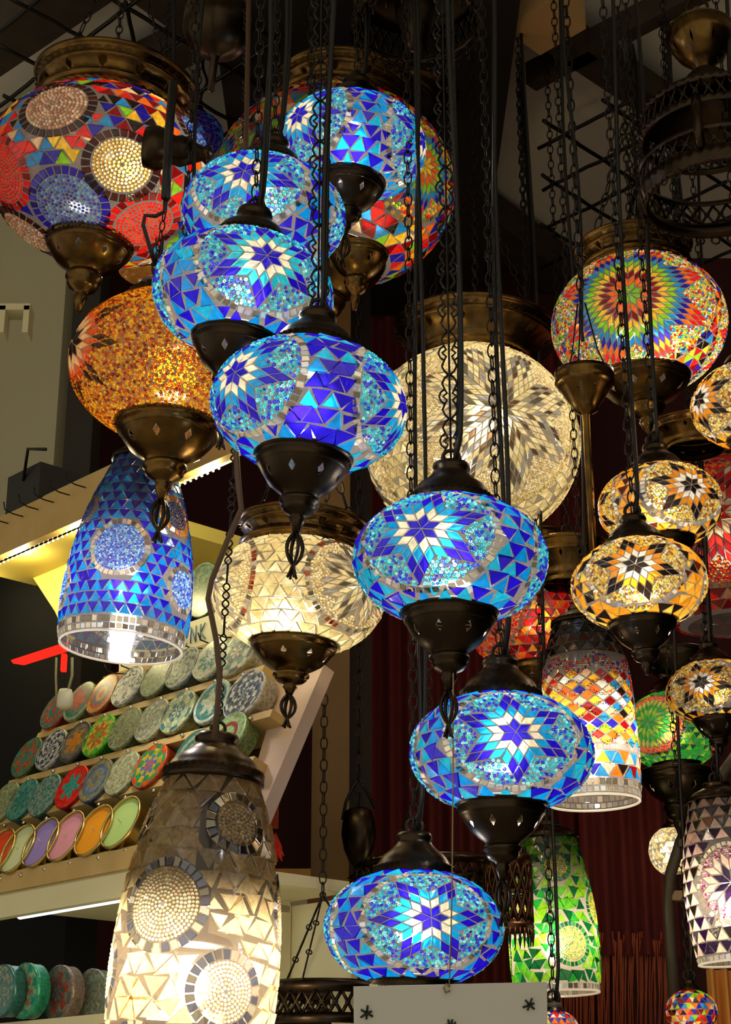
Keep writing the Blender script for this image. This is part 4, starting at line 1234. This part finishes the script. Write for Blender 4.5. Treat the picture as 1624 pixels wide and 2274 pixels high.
# ---- display rack
TL = math.radians(22)
nb = nh*math.cos(TL)+Z3*math.sin(TL); ub = np.cross(nb, e1); ub = ub if ub[2] > 0 else -ub
BP = at(220, 1690, 2.55)
rack = empty('display_rack', on_plane(300, 1870, BP, nb)); tag(rack, 'slanted wooden display rack stepping up with painted tins and candles', 'display rack')
rb = np.array(rack.location)
rack_up = ub
def on_b(px, py): return on_plane(px, py, BP, nb)
rows_px = [
    [(136, 1584), (188, 1566), (240, 1550), (296, 1532), (362, 1512), (418, 1492), (480, 1472), (540, 1458)],
    [(72, 1690), (126, 1672), (180, 1656), (232, 1642), (290, 1626), (350, 1608), (408, 1590), (484, 1568), (556, 1552)],
    [(20, 1790), (62, 1784), (112, 1774), (172, 1756), (226, 1742), (284, 1726), (346, 1710), (440, 1680), (520, 1642)],
    [(12, 1904), (56, 1896), (108, 1882), (164, 1868), (226, 1856), (286, 1838)]]
# ledges and panel
def obox(name, a, b, up0, up1, out0, out1, m, parent, org):
    """box along the rack from point a to b (world), between heights up0..up1 (along rack) and out0..out1"""
    L = np.linalg.norm(b-a); d = (b-a)/L
    c = (a+b)/2+ub*(up0+up1)/2+nb*(out0+out1)/2-org
    mb = MB(); box_(mb, c, (L/2, (up1-up0)/2, (out1-out0)/2), (d, ub, nb)); return mb.build(name, m, parent)
for r_ in rows_px:
    a, b = on_b(*r_[0]), on_b(*r_[-1]); d = (b-a)/np.linalg.norm(b-a)
    d = e1
    c = (a+b)/2; hl = np.linalg.norm(b-a)/2
    obox('ledge', c-d*(hl+.035), c+d*(hl+(.07 if len(r_) > 6 else .2)), -.046, -.034, -.05, .006, WOOD, rack, rb)
    for k in range(len(r_)):
        mb = MB(); p = on_b(*r_[k])-ub*.043+nb*.008+e1*.03-rb
        mb.add([p+np.array(v)*.004 for v in ((1, 0, 0), (-1, 0, 0), (0, 1, 0), (0, -1, 0), (0, 0, 1), (0, 0, -1))], [(0, 2, 4), (2, 1, 4), (1, 3, 4), (3, 0, 4), (2, 0, 5), (1, 2, 5), (3, 1, 5), (0, 3, 5)], smooth=True)
        mb.build('screw_head', principled('steel_screw', (.7, .7, .65), .25, 1.0) if 'steel_screw' not in bpy.data.materials else bpy.data.materials['steel_screw'], rack)
lo = on_b(0, 1940); hi = on_b(600, 1430)
pcen = (on_b(120, 1700)+on_b(480, 1600))/2
bb_ = quad_on('back_board', [(128, 1548), (615, 1400), (560, 1830), (300, 1890), (-40, 1950), (-20, 1850)], BP-nb*.055, nb, principled('dim_board', (.16, .12, .045), .7), .02, rack)
bb_.location = -rb
side = quad_on('side_panel', [(606, 1480), (720, 1475), (565, 1840), (540, 1800), (610, 1560)], BP+nh*-.02, nb, principled('pinkish_panel', (.62, .45, .33), .6), .02, rack)
side.location = -rb

# painted lids
def lid_mesh(mb, c, X, Y, Zn, r, pat, cols, nr_=10, ns=36):
    th = np.arange(ns)*2*PI/ns
    for i in range(nr_):
        r0, r1 = r*i/nr_, r*(i+1)/nr_
        for j in range(ns):
            t0, t1 = 2*PI*j/ns, 2*PI*(j+1)/ns
            k = pat(i/nr_, j, ns)
            col = cols[k % len(cols)]
            q = [c+X*ra*math.cos(t)+Y*ra*math.sin(t) for ra, t in ((r0, t0), (r1, t0), (r1, t1), (r0, t1))]
            if i == 0: q = [q[0], q[1], q[2]]
            mb.add(q, [tuple(range(len(q)))], tuple(v*.72 for v in vary(col, .3)))
pats = [lambda u, j, n: int(u*5), lambda u, j, n: int(u*4)+(j//3 % 2), lambda u, j, n: rnd.randint(0, 2), lambda u, j, n: int(3*u+.5*math.sin(j*2*PI*8/n)+.5)+0,
        lambda u, j, n: (int(u*7)+j//2) % 3, lambda u, j, n: 0 if u > .85 else (1 if (u+.18*math.sin(j*2*PI*6/n)) < .5 else 2)]
M_PAINT = principled('painted_lid', attr=True, rough=.22)
M_TIN = principled('gold_tin', (.55, .42, .14), .28, 1.0)
M_TINS = {}
def tin_body_mat(col):
    k = tuple(round(c, 2) for c in col)
    if k not in M_TINS: M_TINS[k] = principled('printed_tin', col, .3, .3, noise=.8, nscale=220, col2=tuple(c*.25 for c in col))
    return M_TINS[k]
TEAL = (.04, .20, .18); SAGE = (.30, .36, .2); GREY = (.25, .3, .28); NVY = (.02, .04, .09); BRICK = (.4, .07, .04); OLV = (.18, .22, .1); CRMC = (.5, .5, .3)
T1 = [([BRICK, TEAL, (.2, .15, .1)], 0, 'brick red and teal ring-painted tin, first of the top rack row'), ([SAGE, (.35, .15, .1), TEAL], 5, 'sage green tin with small red flower in the top rack row'),
      ([BRICK, (.5, .3, .05), (.1, .15, .2)], 0, 'tin with red, yellow and blue rings in the top rack row'), ([(.5, .52, .45), NVY], 2, 'black and white speckled tin in the top rack row'),
      ([OLV, SAGE, (.25, .3, .2)], 2, 'olive green mottled tin in the top rack row'), ([GREY, SAGE, NVY], 4, 'grey green tin with fine net pattern in the top rack row'),
      ([(.55, .6, .45), TEAL, CRMC], 3, 'shiny pale tin with teal flower in the top rack row'), ([CRMC, NVY, TEAL], 1, 'shiny tin painted with blue flowers at the right of the top rack row')]
T2 = [([(.10, .16, .06), TEAL, BRICK], 1, 'dark green tin at the left end of the second rack row'), ([(.5, .5, .48), NVY, (.3, .3, .3)], 4, 'black and white lace tin in the second rack row'),
      ([(.07, .07, .06), (.55, .2, .02), (.15, .15, .12)], 5, 'charcoal tin with orange centre in the second rack row'), ([(.08, .5, .03), (.6, .1, .02), (.5, .5, .05)], 3, 'bright green tin with red flowers in the second rack row'),
      ([SAGE, OLV, (.3, .3, .15)], 2, 'plain sage mottled tin in the second rack row'), ([CRMC, (.35, .35, .2), GREY], 4, 'cream scroll-patterned tin in the second rack row'),
      ([(.5, .55, .3), (.03, .15, .2), SAGE], 1, 'tin with green and navy sunburst in the second rack row'), ([(.5, .6, .5), (.45, .5, .35), TEAL], 5, 'pale tin with blue side behind the iron chain'),
      ([(.6, .6, .5), NVY, (.1, .15, .18)], 4, 'large navy and white lace tin at the right end of the second row')]
T3 = [([SAGE, OLV], 2, 'sage green tin at the left edge of the third rack row'), ([(.05, .25, .22), TEAL, (.1, .3, .25)], 3, 'teal leaf-painted tin in the third rack row'),
      ([(.2, .35, .28), GREY, TEAL], 2, 'teal grey speckled tin in the third rack row'), ([(.75, .02, .01), (.04, .35, .3)], 5, 'bright red tin with turquoise flower in the third rack row'),
      ([(.12, .18, .25), (.3, .25, .1), (.2, .25, .3)], 0, 'grey blue tin with tan centre in the third rack row'), ([(.45, .5, .3), (.35, .35, .15), CRMC], 4, 'pale cream green scrolled tin in the third rack row'),
      ([(.7, .1, .02), (.05, .2, .5), (.6, .45, .03), (.03, .3, .1)], 1, 'bright rainbow painted tin half hidden by the cream lamp'), ([TEAL, SAGE], 0, 'small teal tin mostly behind the cream lamp cap'),
      ([(.35, .5, .2), (.3, .5, .2), (.3, .02, .02)], 0, 'pale green tin with red side right of the cream lamp cap')]
TR = .0365
def tin(c, label, cols, pat, r=TR, grp='painted tins on the slanted rack', X=None, Y=None, Zn=None, dep=.026, pitch=0):
    X = e1 if X is None else X; Y = ub if Y is None else Y; Zn = nb if Zn is None else Zn
    o = empty('painted_tin', c); tag(o, label, 'tin', grp)
    mb = MB(); th = np.arange(28)*2*PI/28
    rings = [(r*.94, -dep), (r*.97, -dep*.95), (r*.97, -.006), (r*1.0, -.005), (r*1.0, 0.0), (r*.96, .0018), (r*.93, .0008)]
    V = [X*a*math.cos(t)+Y*a*math.sin(t)+Zn*z for a, z in rings for t in th]
    F = [(i*28+j, i*28+(j+1) % 28, (i+1)*28+(j+1) % 28, (i+1)*28+j) for i in range(len(rings)-1) for j in range(28)]+[tuple(range(28))[::-1]]
    mb.add(V, F, smooth=True); mb.build('tin_body', tin_body_mat(cols[0]), o)
    mb = MB(); lid_mesh(mb, Zn*.0012, X, Y, Zn, r*.94, pats[pat], cols); mb.build('painted_lid', M_PAINT, o, attr=True)
    return o
for rw, T in zip(rows_px[:3], (T1, T2, T3)):
    for (x, y), (cols, pt, lb) in zip(rw, T):
        tin(on_b(x, y)+nb*.012, lb, cols, pt, r=TR*(1.12 if x > 530 and y < 1600 else 1.0))
def candle(c, col, label, r=TR*1.12):
    o = empty('tin_candle', c); tag(o, label, 'candle', 'open tin candles on the lowest rack row')
    mb = MB(); th = np.arange(32)*2*PI/32
    rings = [(r*.95, -.026), (r*.97, -.024), (r*.97, .0), (r*1.0, .002), (r*1.0, .005), (r*.95, .006), (r*.93, .004), (r*.93, -.004)]
    V = [e1*a*math.cos(t)+ub*a*math.sin(t)+nb*z for a, z in rings for t in th]
    F = [(i*32+j, i*32+(j+1) % 32, (i+1)*32+(j+1) % 32, (i+1)*32+j) for i in range(len(rings)-1) for j in range(32)]+[tuple(range(32))[::-1]]
    mb.add(V, F, smooth=True); mb.build('tin_cup', M_TIN, o)
    mb = MB(); V = [nb*.002]+[e1*a*math.cos(t)+ub*a*math.sin(t)+nb*z for a, z in ((r*.5, .0015), (r*.93, .001)) for t in th]
    F = [(0, 1+j, 1+(j+1) % 32) for j in range(32)]+[(1+j, 33+j, 33+(j+1) % 32, 1+(j+1) % 32) for j in range(32)]
    mb.add(V, F, smooth=True); wx = mb.build('wax', principled('wax', col, .35), o)
    mb = MB(); tube_(mb, [nb*.001, nb*.006+ub*.001, nb*.010+ub*.003], .0007, 5); mb.build('wick', principled('wick', (.6, .5, .4), .8), wx)
for (x, y), (col, nm) in zip(rows_px[3], [((.75, .06, .01), 'red'), ((.62, .70, .38), 'cream white'), ((.30, .22, .55), 'lilac'), ((.72, .30, .36), 'pink'), ((.85, .33, .01), 'orange'), ((.50, .72, .22), 'lime green')]):
    candle(on_b(x, y)+nb*.012, col, nm+' wax candle in an open gold tin, lowest rack row')

def ex(px, py, org, z=None):
    """distance along the rack direction from org to where the picture ray meets its front plane"""
    return float(np.dot(on_plane(px, py, org, nh)-org, e1))
def lbox(name, a, b, off, hw, hz, m, parent, n_axis=nh):
    """board from a to b along e1, centre offset off, half width hw, half height hz"""
    return hbox(name, e1*(a+b)/2+off, (abs(b-a)/2, hw, hz), m, parent)
# shelf board under rack + tube light + bracket
LDG = at(150, 1935, 2.42)
def hbox(name, a, half, m, parent=None, axes=(e1, nh, Z3)):
    mb = MB(); box_(mb, a, half, axes); return mb.build(name, m, parent)
sh = empty('wall_shelf', LDG); tag(sh, 'cream painted shelf board with bracket below the candle rack', 'shelf')
sa, sb = ex(-60, 1950, LDG), ex(380, 1890, LDG)
lbox('front_rail', sa, sb, np.zeros(3), .008, .014, WOOD, sh)
lbox('board', sa, sb, -nh*.16+Z3*-.016, .16, .008, PALE, sh)
lbox('front_lip', sa, sb, nh*-.004+Z3*-.034, .008, .016, PALE, sh)
lbox('back_board', sa, sb, -nh*.33+Z3*-.30, .006, .27, PALE, sh)
br = MB()
bc = on_plane(205, 2060, LDG, e1)-LDG
pts = []
bx = e1*.10
for t in np.linspace(0, 1, 10):
    pts.append(bx-nh*(.06+.22*t**1.6)+Z3*(-.03-.22*(t**.6)))
tube_(br, pts, .010, 8); box_(br, bx-nh*.17+Z3*-.032, (.012, .15, .008), (e1, nh, Z3)); box_(br, bx-nh*.31+Z3*-.16, (.012, .012, .13), (e1, nh, Z3))
br.build('bracket', PALE, sh)
tl = empty('tube_light', at(155, 2010, 2.47)); tag(tl, 'white glowing fluorescent tube light below the candle shelf', 'tube light')
tc_ = MB(); a = at(45, 2031, 2.52)-at(155, 2010, 2.47); tb = e1*(.19); dd = e1
tube_(tc_, [a, a+dd*.32], .007, 12, smooth=True); tc_.build('tube', m_emit('tube_glow', (.8, .95, 1.0), 6.0), tl)
hbox('fixture', a+dd*.16+Z3*.012-nh*.012, (.17, .012, .006), principled('white_plastic', (.6, .62, .6), .4), tl)

# standing tins on lower shelf
for (x, y, r, cols, pt, lb) in [(2, 2200, .034, [TEAL, SAGE], 2, 'standing teal tin cut by the left edge at the bottom'), (52, 2200, .036, [(.03, .4, .25), (.5, .2, .1), (.3, .5, .3)], 3, 'standing turquoise tin with red village scene, bottom left'),
                            (128, 2205, .036, [(.25, .2, .18), (.12, .14, .14), BRICK], 1, 'standing brown grey rosette tin, bottom left'), (200, 2215, .037, [(.2, .26, .2), GREY, (.3, .35, .25)], 4, 'standing sage green lace tin left of cream lamp')]:
    tin(at(x, y, 2.25), lb, cols, pt, r=r, grp='standing tins on the lower shelf', X=e1, Y=Z3, Zn=nh, dep=.02)
lw = empty('lower_shelf', at(110, 2285, 2.3)); tag(lw, 'lower cream shelf carrying the standing tins', 'shelf'); hbox('board', -nh*.0, (.3, .06, .006), PALE, lw)

# upper valance with LED strip
VP = at(300, 1118, 2.62)
va = empty('shelf_canopy', VP); tag(va, 'yellow painted shelf canopy with hooks and lettered board above the tins', 'canopy')
ca, cb = ex(-60, 1260, VP), ex(556, 1000, VP)
lbox('soffit', ca, ex(600, 1050, VP-nh*.33), -nh*.16+Z3*.02, .17, .012, OLIVE, va)
lbox('front_rail', ca, cb, nh*.012+Z3*.035, .008, .035, WOOD, va)
pa = ex(105, 1230, VP); PB = VP-nh*.33; cb = ex(556, 1000, VP); cbb = ex(610, 1200, PB)
lbox('back_panel', pa, cbb, -nh*.33+Z3*-.17, .008, .20, OLIVE, va)
ep = quad_on('end_panel', [(36, 1226), (150, 1172), (150, 1420), (122, 1358)], VP-nh*.1, nh, OLIVE, .015, va); ep.location = -VP
lb_ = on_plane(440, 1408, VP-nh*.12, nh)
sgn = hbox('lettered_board', lb_-VP, (.20, .004, .022), PALE, va)
for k in range(10):
    hk = MB(); p = lb_-VP+e1*(-.18+.04*k)+nh*.006+Z3*-.028
    tube_(hk, [p, p+nh*.02-Z3*.004, p+nh*.035-Z3*.002, p+nh*.04+Z3*.008], .0012, 5); hk.build('hook', M_IRON, va)
for k in range(12):
    hk = MB(); p = -e1*(.60-.045*k)+nh*.022+Z3*.05
    tube_(hk, [p, p+nh*.02, p+nh*.035+Z3*.004, p+nh*.038+Z3*.016], .0012, 5); hk.build('hook', M_IRON, va)
hbox('rail', lb_-VP-Z3*.028, (.24, .006, .006), WOOD, va)
# letters A N K
lt = MB()
def stroke(pts, ox):
    base = lb_-VP+nh*.0055
    tube_(lt, [base+e1*(ox+x*.018)+Z3*(-.014+y*.026) for x, y in pts], .0011, 4)
ox = -.035
for ch in ('A', 'N', 'K'):
    if ch == 'A': stroke([(0, 0), (.4, 1), (.8, 0)], ox); stroke([(.2, .4), (.6, .4)], ox)
    if ch == 'N': stroke([(0, 0), (0, 1)], ox); stroke([(0, 1), (.7, 0)], ox); stroke([(.7, 0), (.7, 1)], ox)
    if ch == 'K': stroke([(0, 0), (0, 1)], ox); stroke([(.6, 1), (0, .45)], ox); stroke([(0, .5), (.7, 0)], ox)
    ox += .024
lt.build('lettering', principled('blue_ink', (.08, .16, .25), .6), va)
led = empty('led_strip', VP); tag(led, 'warm led strip glowing under the canopy edge', 'led strip')
mb = MB()
for k in range(56):
    for q in (0, 1):
        p = e1*(-.30+.0135*k-.25+.0)+Z3*(.004)+nh*(.0-.010*q)
        mb.add([p+v*.0022 for v in (np.array((1, 0, 0)), np.array((-1, 0, 0)), np.array((0, 1, 0)), np.array((0, -1, 0)), np.array((0, 0, 1)), np.array((0, 0, -1)))], [(0, 2, 4), (2, 1, 4), (1, 3, 4), (3, 0, 4), (2, 0, 5), (1, 2, 5), (3, 1, 5), (0, 3, 5)])
mb.build('diodes', m_emit('led_glow', (1, .85, .45), 14), led)
hbox('strip', Z3*.010-nh*.005+e1*-.17, (.39, .009, .002), principled('strip_white', (.7, .65, .4), .5), led)
for k in range(6):
    l = bpy.data.lights.new('led_light', 'POINT'); l.energy = .75; l.color = (1, .86, .42); l.shadow_soft_size = .01
    q = bpy.data.objects.new('led_light', l); C.objects.link(q); q.parent = led; q.location = Vector(e1*(-.5+.17*k)+Z3*-.006-nh*.005)
# big round plate leaning on back panel (450,1300)
tin(on_plane(450, 1310, VP-nh*.20, nh), 'round blue green patterned plate behind the iron chain, above lettered board', [(.15, .25, .2), (.08, .16, .18), OLV], 4, r=.047, grp=None, X=e1, Y=Z3, Zn=nh, dep=.012)

# left: dark box, red neon bars, dark recess
bx_ = empty('black_box', at(95, 1105, 2.9)); tag(bx_, 'black electrical box with cable on the left ledge', 'box')
hbox('box_body', (0, 0, 0), (.05, .04, .04), principled('black_plastic', (.012, .012, .012), .5), bx_)
mb = MB(); tube_(mb, [nh*.04+Z3*.02, nh*.06+Z3*.06+e1*.04, nh*.05+Z3*.05+e1*.08], .003, 6); mb.build('cable', M_CABLE, bx_)
ne = empty('red_neon', at(85, 1460, 2.8)); tag(ne, 'red neon light bars glowing in the dark at the left', 'neon light')
mb = MB(); b0 = at(85, 1460, 2.8)
mb.add([at(24, 1466, 2.8)-b0, at(48, 1470, 2.8)-b0, at(150, 1438, 2.8)-b0, at(150, 1425, 2.8)-b0]+[at(24, 1466, 2.8)-b0+np.array([0, .02, 0]), at(48, 1470, 2.8)-b0+np.array([0, .02, 0]), at(150, 1438, 2.8)-b0+np.array([0, .02, 0]), at(150, 1425, 2.8)-b0+np.array([0, .02, 0])],
       [(0, 1, 2, 3), (7, 6, 5, 4), (0, 4, 5, 1), (1, 5, 6, 2), (2, 6, 7, 3), (3, 7, 4, 0)])
box_(mb, at(142, 1472, 2.8)-b0, (.004, .006, .014)); mb.build('neon_bar', m_emit('neon_red', (1, .01, .005), 3.0), ne)
# black panel put in for the shade of the dark zone behind neon
dk = empty('shade_panel', at(60, 1650, 2.98)); tag(dk, 'black panel standing in for the shade at the far left', 'shade panel')
hbox('shade_panel_body', -e1*.2+Z3*-.07, (.40, .03, .45), principled('recess_shade_black', (.006, .006, .006), .8, spec=.1), dk)
lg = empty('beige_ledge', at(60, 1180, 2.95)); tag(lg, 'pale ledge running along the left wall above the canopy', 'ledge')
hbox('ledge_board', (0, 0, .005), (.35, .05, .012), principled('ledge_paint', (.5, .42, .22), .6), lg)
wl = empty('wall_bracket', at(32, 715, 3.0)); tag(wl, 'pale two pronged bracket on the beige wall at the left edge', 'bracket')
mb = MB(); box_(mb, (0, 0, .02), (.03, .02, .006)); box_(mb, (-.018, 0, -.004), (.005, .02, .026)); box_(mb, (.024, 0, -.004), (.005, .02, .026)); mb.build('bracket_body', PALE, wl)
# pull switch cords
sw = empty('pull_switch', at(145, 1545, 2.5)); tag(sw, 'small white pull switch on two cords below the blue cylinder lamp', 'switch')
b0 = at(145, 1545, 2.5)
mb = MB(); tube_(mb, [at(125, 1460, 2.5)-b0, at(124, 1500, 2.5)-b0, at(126, 1560, 2.5)-b0], .0018, 5); tube_(mb, [at(160, 1460, 2.5)-b0, at(160, 1500, 2.5)-b0, at(152, 1530, 2.5)-b0], .0022, 5); mb.build('cord', principled('cord_yellow', (.35, .32, .15), .6), sw)
mb = MB(); lathe_(mb, [(.001, .01), (.009, .009), (.012, .0), (.012, -.016), (.006, -.02), (.001, -.02)], 16); mb.build('switch_body', principled('ivory', (.6, .58, .4), .4), sw)

# shelf at centre: cream panel, wood strip, ornament
cs = empty('side_shelf', at(650, 1945, 2.9)); tag(cs, 'orange wooden shelf plank with pale panel below, behind the tassels', 'shelf')
b0 = at(650, 1945, 2.9)
box_w = lambda nm, p, q, m, dep=.02: (lambda A, B_: (lambda mb: (box_(mb, (A+B_)/2+np.array([0, dep, 0]), (abs(B_[0]-A[0])/2, dep, abs(B_[2]-A[2])/2)), mb.build(nm, m, cs)))(MB()))(at(*p, 2.9)-b0, at(*q, 2.9)-b0)
box_w('plank', (590, 1928), (690, 1962), principled('orange_wood', (.42, .2, .03), .5, noise=.3), .05)
box_w('pale_panel', (560, 1962), (682, 2165), principled('panel_cream', (.5, .45, .3), .6), .02)
box_w('brown_block', (682, 1970), (742, 2165), principled('red_wood', (.18, .05, .015), .6), .03)
orn = empty('seahorse_ornament', at(628, 2062, 2.8)); tag(orn, 'small red glass animal ornament standing against the pale panel', 'ornament')
mb = MB(); tube_(mb, [(0, 0, -.03), (.006, 0, -.015), (0, 0, 0), (.004, 0, .014), (.012, 0, .012), (.014, 0, .024), (.008, 0, .03)], [.003, .008, .009, .006, .005, .004, .002], 8)
tube_(mb, [(0, 0, 0), (-.01, 0, .008), (-.014, 0, .02)], [.006, .004, .003], 6); mb.build('glass_body', principled('red_glass', (.25, .02, .01), .15), orn)
# tassel cords
ts = empty('tassel_cords', at(610, 1600, 2.35)); tag(ts, 'red and orange tassel cords with silver beads hanging from a ring', 'tassel')
b0 = at(610, 1600, 2.35); P = lambda x, y: at(x, y, 2.35)-b0
mb = MB()
for k in range(5): tube_(mb, [P(612+k*2, 1562), P(608+k*3, 1700), P(600+k*4, 1840)], .0012, 5)
mb.build('cord', principled('red_cord', (.30, .03, .008), .7), ts)
mb = MB(); tube_(mb, [P(604, 1600), P(592, 1700), P(580, 1800)], .0012, 5); mb.build('cord', principled('orange_cord', (.6, .28, .03), .7), ts)
mb = MB(); tube_(mb, [P(614, 1540)+np.array([.010*math.cos(t), 0, .012*math.sin(t)]) for t in np.arange(14)*2*PI/14], .0014, 5, closed=True); mb.build('ring', M_IRON, ts)
mb = MB()
for k in range(9):
    c_ = P(598+rnd.uniform(-2, 2), 1845+k*9); 
    lathe = [(.0005, -.003), (.0032, 0), (.0005, .003)]
    sub = MB(); lathe_(sub, lathe, 8); mb.add(np.concatenate(sub.v)+c_, [tuple(f) for arr in sub.f.values() for a_ in arr for f in (a_-0)], smooth=True)
mb.build('silver_beads', principled('silver', (.7, .7, .68), .2, 1.0), ts)
mb = MB()
for k in range(30): tube_(mb, [P(612, 1850), P(612+rnd.uniform(-14, 14), 1880), P(612+rnd.uniform(-22, 22), 1905+rnd.uniform(-10, 10))], .0008, 4)
mb.build('tassel_tuft', principled('red_tuft', (.5, .02, .01), .8), ts)

# paper sign bottom centre
sg = empty('paper_sign', at(998, 2235, 1.72)); tag(sg, 'pale cardboard sign with hand drawn black stars hung on a string', 'sign')
b0 = at(998, 2235, 1.72); P = lambda x, y, o_=0: at(x, y, 1.72)-b0+np.array([0, -o_, 0])
mb = MB(); fr = [P(785, 2192), P(1215, 2182), P(1217, 2330), P(787, 2345)]
mb.add(fr+[p+np.array([0, .003, .001]) for p in fr], [(0, 3, 2, 1), (4, 5, 6, 7), (0, 1, 5, 4), (1, 2, 6, 5), (2, 3, 7, 6), (3, 0, 4, 7)])
mb.build('card', principled('card', (.62, .62, .56), .7), sg)
ik = MB()
def mark(cx, cy, s, an):
    for k, L in zip(an, (1, .9, 1, .8, .9, .7)):
        a = math.radians(k); tube_(ik, [P(cx, cy, .0015), P(cx+s*L*math.cos(a), cy-s*L*math.sin(a), .0015)], .0011, 4)
mark(815, 2250, 17, (85, 150, 215, 265, 330, 20)); mark(1176, 2232, 16, (70, 130, 200, 250, 320, 20))
mark(1000, 2290, 26, (80, 180, 100, 0, 60, 120))
ik.build('ink_marks', principled('black_ink', (.01, .01, .01), .5), sg)
mb = MB(); tube_(mb, [P(998, 2192, .001), P(1004, 1980, .004), P(1006, 1700, .006), P(1006, 1500, .01)], .0007, 4)
tube_(mb, [P(998, 2192, .002), P(992, 2186, .004), P(985, 2194, .004), P(990, 2205, .003), P(1000, 2200, .002)], .0011, 4); mb.build('string', principled('twine', (.35, .25, .12), .8), sg)

# curved pipe at right
pp = empty('curved_pipe', at(1510, 1900, 2.9)); b0 = at(1510, 1900, 2.9); tag(pp, 'dark curved metal pipe rising to the right behind the curtain', 'pipe')
P = lambda x, y: at(x, y, 2.9)-b0
mb = MB(); tube_(mb, [P(1500, 2280), P(1492, 2120), P(1486, 2010), P(1490, 1940), P(1512, 1870), P(1545, 1800), P(1590, 1740), P(1640, 1670)], .010, 10); mb.build('pipe_body', principled('pipe', (.06, .045, .03), .5), pp)
mb = MB(); box_(mb, P(1512, 1990), (.016, .01, .008)); mb.build('clamp', principled('clamp', (.3, .2, .1), .5), pp)

# drape bottom right corner, its peach light put into the cloth colour
curtain('cloth coloured as if lit orange, hanging in the bottom right corner', 1575, 1640, 2150, 2330, 2.95, .02, 2, principled('peach_lit_cloth', (.7, .3, .06), .7), 'cloth_drape')

# amber flat lampshade peeking at (330,590)
o, M = root_at('amber_shade', 335, 592, 2.75, 6); tag(o, 'flat amber glass shade peeking out under the big multicolour globe', 'lampshade')
mb = MB(); lathe_(mb, [(.02, .012), (.035, .004), (.048, -.008), (.05, -.014)], 40, col=(.9, .35, .03)); mb.build('shade', M_TILE, o, attr=True); add_light(o, -.002, .12, WARM, .008)

# ------------------------------------------------------------------ world & view
w = bpy.data.worlds.new('World'); SC.world = w; w.use_nodes = True
bg = w.node_tree.nodes['Background']; bg.inputs[0].default_value = (1.0, .90, .70, 1); bg.inputs[1].default_value = .66
vs = SC.view_settings; vs.view_transform = 'Standard'; vs.look = 'None'; vs.gamma = 1; vs.exposure = 0.0; vs.use_curve_mapping = False
cy = SC.cycles
cy.use_denoising = True; cy.max_bounces = 7; cy.transparent_max_bounces = 12; cy.diffuse_bounces = 3; cy.glossy_bounces = 3; cy.transmission_bounces = 5
cy.sample_clamp_indirect = 4.0; cy.use_light_tree = True
cy.caustics_reflective = False; cy.caustics_refractive = True
